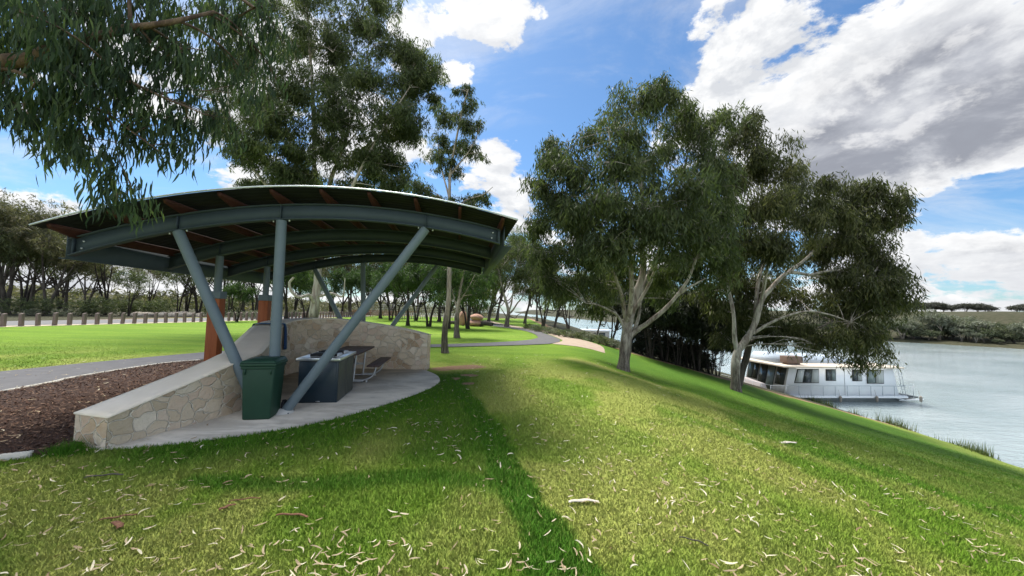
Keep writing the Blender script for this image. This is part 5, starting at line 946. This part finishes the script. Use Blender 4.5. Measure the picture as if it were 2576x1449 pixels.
for i in range(n):
    me, V, r_ = LM[RS.randint(16)]; a = RS.rand()*6.283; sc = .42+.48*RS.rand(); tx, ty = RS.normal()*.22, RS.normal()*.22
    vis = abs(x[i]) < 1.36*y[i] and y[i] > 2.15
    if vis and cnt < 300:
        o = bpy.data.objects.new('fallen_leaf', me); COL.objects.link(o); o.location = (x[i], y[i], z[i]); o.rotation_euler = (tx, ty, a); o.scale = (sc,)*3; cnt += 1
        tag(o, 'dry cream gum leaf lying on the near lawn', 'leaf', 'fallen gum leaves on the near lawn')
    else:
        Q = np.array(Matrix.Rotation(a, 3, 'Z') @ Matrix.Rotation(ty, 3, 'Y') @ Matrix.Rotation(tx, 3, 'X')); LV.append((V*sc)@Q.T+[x[i], y[i], z[i]]); k_ = len(V)//2
        LF.append(np.array([(2*j, 2*j+2, 2*j+3, 2*j+1) for j in range(k_-1)])+c); c += len(V); LR.append(np.full(len(V), r_))
# leaves blown onto the mulch bed and up the meadow
for (x0_, x1_, y0_, y1_, m_, z_) in ((-10, -5.2, 3., 10.5, 170, .07), (-1.5, 5., 10., 15., 160, .02), (-4.6, -2.8, 4.6, 6.3, 8, .03)):
    for i in range(m_):
        xx, yy = rr(x0_, x1_), rr(y0_, y1_); me, V, r_ = LM[RS.randint(16)]; a = RS.rand()*6.283; Q = np.array(Matrix.Rotation(a, 3, 'Z')); LV.append((V*1.0)@Q.T+[xx, yy, max(z_, z_+float(terr(xx, yy)))]if z_ > .05 else (V*1.0)@Q.T+[xx, yy, float(terr(xx, yy))+z_])
        LF.append(np.array([(2*j, 2*j+2, 2*j+3, 2*j+1) for j in range(len(V)//2-1)])+c); c += len(V); LR.append(np.full(len(V), r_))
tag(raw('leaf_litter', np.concatenate(LV), np.concatenate(LF), M['litter'], rnd=np.concatenate(LR)), 'pale fallen gum leaves scattered further up the lawn and mulch', 'leaf litter', kind='stuff')
# bark strips on the lawn
def strip(label, px, py, L_, w, rz, m_, cv=.1):
    p = hit(px, py); n_ = 10; V = []
    for i in range(n_):
        t = i/(n_-1)-.5; y_ = cv*L_*(1-4*t*t)
        for j, q in enumerate((-1, -.4, .4, 1)): V.append((t*L_, y_+q*w*.5*(1-.5*abs(t)), .030+.006*(1-q*q)+.004*math.sin(i*1.3)))
    Fq = [(i*4+j, i*4+4+j, i*4+5+j, i*4+j+1) for i in range(n_-1) for j in range(3)]; o = raw('bark_strip', V, np.array(Fq), m_); s = o.modifiers.new('s', 'SOLIDIFY'); s.thickness = .003
    o.location = tuple(p); o.rotation_euler = (0, 0, rz); tag(o, label, 'bark', 'bark pieces on the lawn')
strip('red brown stick of bark with a knobbed end at lower left', 297, 1310, .22, .022, .45, M['bark'], .03); strip('curled brown bark flake below the knobbed stick', 292, 1330, .14, .05, -.5, M['bark'])
strip('slender brown bark strip left of centre on the lawn', 615, 1266, .24, .018, .35, M['bark'], .08); strip('flat brown bark strip lying in the middle foreground', 735, 1307, .27, .03, -.05, M['bark']); strip('dark bark piece among leaves at left', 262, 1205, .30, .03, .3, M['log'])
strip('large pale torn strip of bark right of the dark green streak', 1468, 1270, .28, .05, .1, M['palebark']); strip('small pale bark scrap far down the right bank', 1981, 1118, .35, .09, .2, M['palebark']); strip('dark twig piece in the right foreground', 1745, 1372, .2, .015, -.5, M['log'])
strip('brown bark pieces lump near the left stick', 1010*.565, 1284, .12, .04, 1., M['bark'])
# ------------------------------------------------------------------ sky, sun, camera
SUN_AZ, SUN_EL = math.radians(-30), math.radians(58)
w = bpy.data.worlds.new('World'); SC.world = w; w.use_nodes = True; nt = w.node_tree; t = NT(nt); bg_ = nt.nodes['Background']
sky = t.n('ShaderNodeTexSky', sky_type='NISHITA'); sky.sun_disc = False; sky.sun_elevation = SUN_EL; sky.sun_rotation = SUN_AZ; sky.air_density = 1.; sky.dust_density = .6; sky.ozone_density = 2.2
D = t.n('ShaderNodeTexCoord').outputs['Generated']
def dirn(px, py): d = ray(px, py); return tuple(d/np.linalg.norm(d))
def blob(px, py, rpx, wgt):
    v = t.n('ShaderNodeVectorMath', operation='DISTANCE'); t.l(D, v.inputs[0]); dd = dirn(px, py); v.inputs[1].default_value = dd
    c = dd@cf if False else float(np.dot(dd, cf)); return t.math('MULTIPLY', t.mr(v.outputs['Value'], 0., rpx/F*c*1.15, 1., 0.), wgt)
def ssum(lst):
    a = lst[0]
    for b_ in lst[1:]: a = t.math('ADD', a, b_)
    return a
STR_ = .10; sep = t.n('ShaderNodeSeparateXYZ'); t.l(D, sep.inputs[0]); zz = sep.outputs[2]
cmb = t.n('ShaderNodeVectorMath', operation='SCALE'); t.l(D, cmb.inputs[0])
# planar projection: direction divided by height gives receding cloud decks
zi = t.math('DIVIDE', 1., t.math('ADD', t.math('MAXIMUM', zz, 0.), .16)); t.l(zi, cmb.inputs['Scale']); PL = cmb.outputs[0]
n1 = t.noise(PL, 2.2, 10, .60, .3); n2 = t.noise(t.map(D, (1, 1, 1.9)), 6.5, 10, .60, .25); nn = t.math('ADD', t.math('MULTIPLY', t.math('SUBTRACT', t.math('ADD', t.math('MULTIPLY', n1, .4), t.math('MULTIPLY', n2, .6)), .5), 2.3), .5)
dof = t.n('ShaderNodeVectorMath', operation='ADD'); t.l(D, dof.inputs[0]); dof.inputs[1].default_value = (-.016, .006, .030); n2b = t.noise(t.map(dof.outputs[0], (1, 1, 1.9)), 6.5, 10, .60, .25)
n3 = t.noise(t.map(D, (1, 1, 1.6)), 17, 8, .62); nn = t.math('ADD', nn, t.math('MULTIPLY', t.math('SUBTRACT', n3, .5), .75))
relief = t.math('MULTIPLY', t.math('SUBTRACT', n2, n2b), 3.2)
cov = ssum([blob(*a) for a in [(1960, 110, 330, .20), (2250, 90, 420, .34), (2480, 300, 420, .42), (2130, 330, 330, .38), (1830, 180, 190, .26), (1750, 300, 150, .16), (1190, 25, 105, .30), (1270, 75, 85, .32), (1345, 5, 60, .34), (1150, 185, 55, .34), (1070, 120, 110, .24), (1030, 60, 80, .2), (1250, 395, 75, .20), (1180, 450, 60, .2), (1240, 390, 80, .24), (1290, 455, 100, .26), (1050, 400, 140, .26), (590, 440, 150, .28),
      (150, 540, 330, .30), (30, 300, 260, .34), (250, 180, 260, .2), (700, 200, 330, .34), (900, 330, 200, .24), (1500, 560, 300, .12), (2450, 620, 260, .24), (2400, 740, 300, .30), (1300, 560, 120, .2), (500, 700, 500, .26), (2700, 0, 300, .1), (1900, 500, 300, .2), (430, 430, 70, .16), (1560, 35, 60, .14),
      (1480, 200, 260, -.34), (1380, 330, 200, -.30), (1580, 60, 170, -.26), (1180, 290, 110, -.22), (1500, 420, 200, -.2), (2330, 495, 130, -.22), (2540, 500, 190, -.34), (2560, 30, 110, -.34), (200, 390, 230, -.5), (480, 410, 170, -.45), (40, 400, 150, -.4), (420, 520, 120, -.12), (1710, 190, 60, -.15), (2370, 15, 60, -.12), (740, 500, 90, -.1)]])
low = t.mr(zz, .0, .22, .10, 0.)
back = t.mr(sep.outputs[1], .15, -.2, 0., .12); bfac = t.mr(sep.outputs[1], .05, -.55, .54/STR_, 1.5/STR_)
cov = t.math('ADD', t.math('MINIMUM', cov, .35), ssum([blob(2280, 270, 300, .24), blob(2530, 290, 240, .30), blob(2090, 390, 160, .16), blob(2410, 525, 130, -.26), blob(2580, 500, 150, -.3), blob(2300, 560, 90, -.12)])); dens = t.math('ADD', t.math('ADD', nn, cov), t.math('ADD', low, back)); c_alpha = t.mr(dens, .60, .78)
th_ = t.mr(dens, .62, 1.15)
grey = ssum([blob(*a) for a in [(2330, 290, 330, .95), (2560, 330, 300, .9), (2150, 420, 220, .8), (2450, 180, 220, .4), (2000, 480, 220, .5), (140, 560, 200, .35), (590, 450, 90, .25), (2450, 640, 220, .3), (60, 300, 160, .35), (2050, 230, 150, .25), (2450, 720, 200, .25)]])
gfac = t.math('MULTIPLY', t.math('ADD', grey, .06, True), t.mr(dens, .68, 1.22), True); gsh = t.mr(n1, .40, .62)
ccol = t.mix(gfac, (1.08, 1.09, 1.10), t.mix(gsh, (.62, .64, .70), (.36, .38, .44))); rl = t.math('ADD', t.math('MULTIPLY', relief, 1.), .5, True)
ccol = t.mix(t.math('MULTIPLY', t.mr(rl, .2, .75, .45, 0., False), t.math('SUBTRACT', 1.15, t.math('MINIMUM', grey, .8))), ccol, (.50, .54, .62)); ccol = t.mix(t.mr(rl, .55, .95, 0., .5), ccol, (1.15, 1.15, 1.15))
glow = blob(1000, 230, 420, .5); ccol2 = t.mix(t.math('MINIMUM', glow, 1.), ccol, (1.3, 1.3, 1.3))
skyc = t.mix(1., sky.outputs[0], (.72, .98, 1.16), 'MULTIPLY')
sk = t.n('ShaderNodeVectorMath', operation='SCALE'); t.l(skyc, sk.inputs[0]); sk.inputs['Scale'].default_value = .80
STR = .10
cs = t.n('ShaderNodeVectorMath', operation='SCALE'); t.l(ccol2, cs.inputs[0]); t.l(bfac, cs.inputs['Scale'])
wisp = t.math('MULTIPLY', t.mr(t.noise(t.map(PL, (1, 1.6, 1)), 1.1, 8, .62, .8), .47, .72, 0, .42), 1.); fin = t.mix(t.math('MAXIMUM', c_alpha, wisp), sk.outputs[0], cs.outputs[0])
gv = t.n('ShaderNodeVectorMath', operation='DISTANCE'); t.l(D, gv.inputs[0]); gv.inputs[1].default_value = (math.sin(SUN_AZ)*math.cos(1.2), math.cos(SUN_AZ)*math.cos(1.2), math.sin(1.2))
gw = t.mr(gv.outputs['Value'], 0., .62, 1., 0.); gw = t.math('MULTIPLY', t.math('MULTIPLY', gw, gw), 5./STR)
gc = t.n('ShaderNodeVectorMath', operation='SCALE'); gc.inputs[0].default_value = (1., .98, .95); t.l(gw, gc.inputs['Scale']); ga = t.n('ShaderNodeVectorMath', operation='ADD'); t.l(fin, ga.inputs[0]); t.l(gc.outputs[0], ga.inputs[1]); fin = ga.outputs[0]
t.l(fin, bg_.inputs['Color']); bg_.inputs['Strength'].default_value = STR
w.cycles.sampling_method = 'MANUAL'; w.cycles.sample_map_resolution = 1024
sl = bpy.data.lights.new('sun', 'SUN'); sl.energy = 3.3; sl.angle = math.radians(22); sl.color = (1., .95, .86); so = bpy.data.objects.new('sun', sl); COL.objects.link(so)
sd_ = Vector((math.sin(SUN_AZ)*math.cos(SUN_EL), math.cos(SUN_AZ)*math.cos(SUN_EL), math.sin(SUN_EL))); so.rotation_euler = sd_.to_track_quat('Z', 'Y').to_euler(); so.location = sd_*50
cd = bpy.data.cameras.new('camera'); cd.sensor_width = 36; cd.lens = F/2576*36; cd.clip_start = .05; cd.clip_end = 4000; cam = bpy.data.objects.new('camera', cd); COL.objects.link(cam)
cam.matrix_world = Matrix(((cr[0], cu[0], -cf[0], 0), (cr[1], cu[1], -cf[1], 0), (cr[2], cu[2], -cf[2], H), (0, 0, 0, 1))); SC.camera = cam
SC.view_settings.view_transform = 'Standard'; SC.view_settings.look = 'None'; SC.view_settings.exposure = .8; SC.view_settings.gamma = 1
SC.cycles.max_bounces = 5; SC.cycles.diffuse_bounces = 3; SC.cycles.glossy_bounces = 2; SC.cycles.transmission_bounces = 3; SC.cycles.caustics_reflective = False; SC.cycles.caustics_refractive = False
SC.render.resolution_x = 1024; SC.render.resolution_y = 576
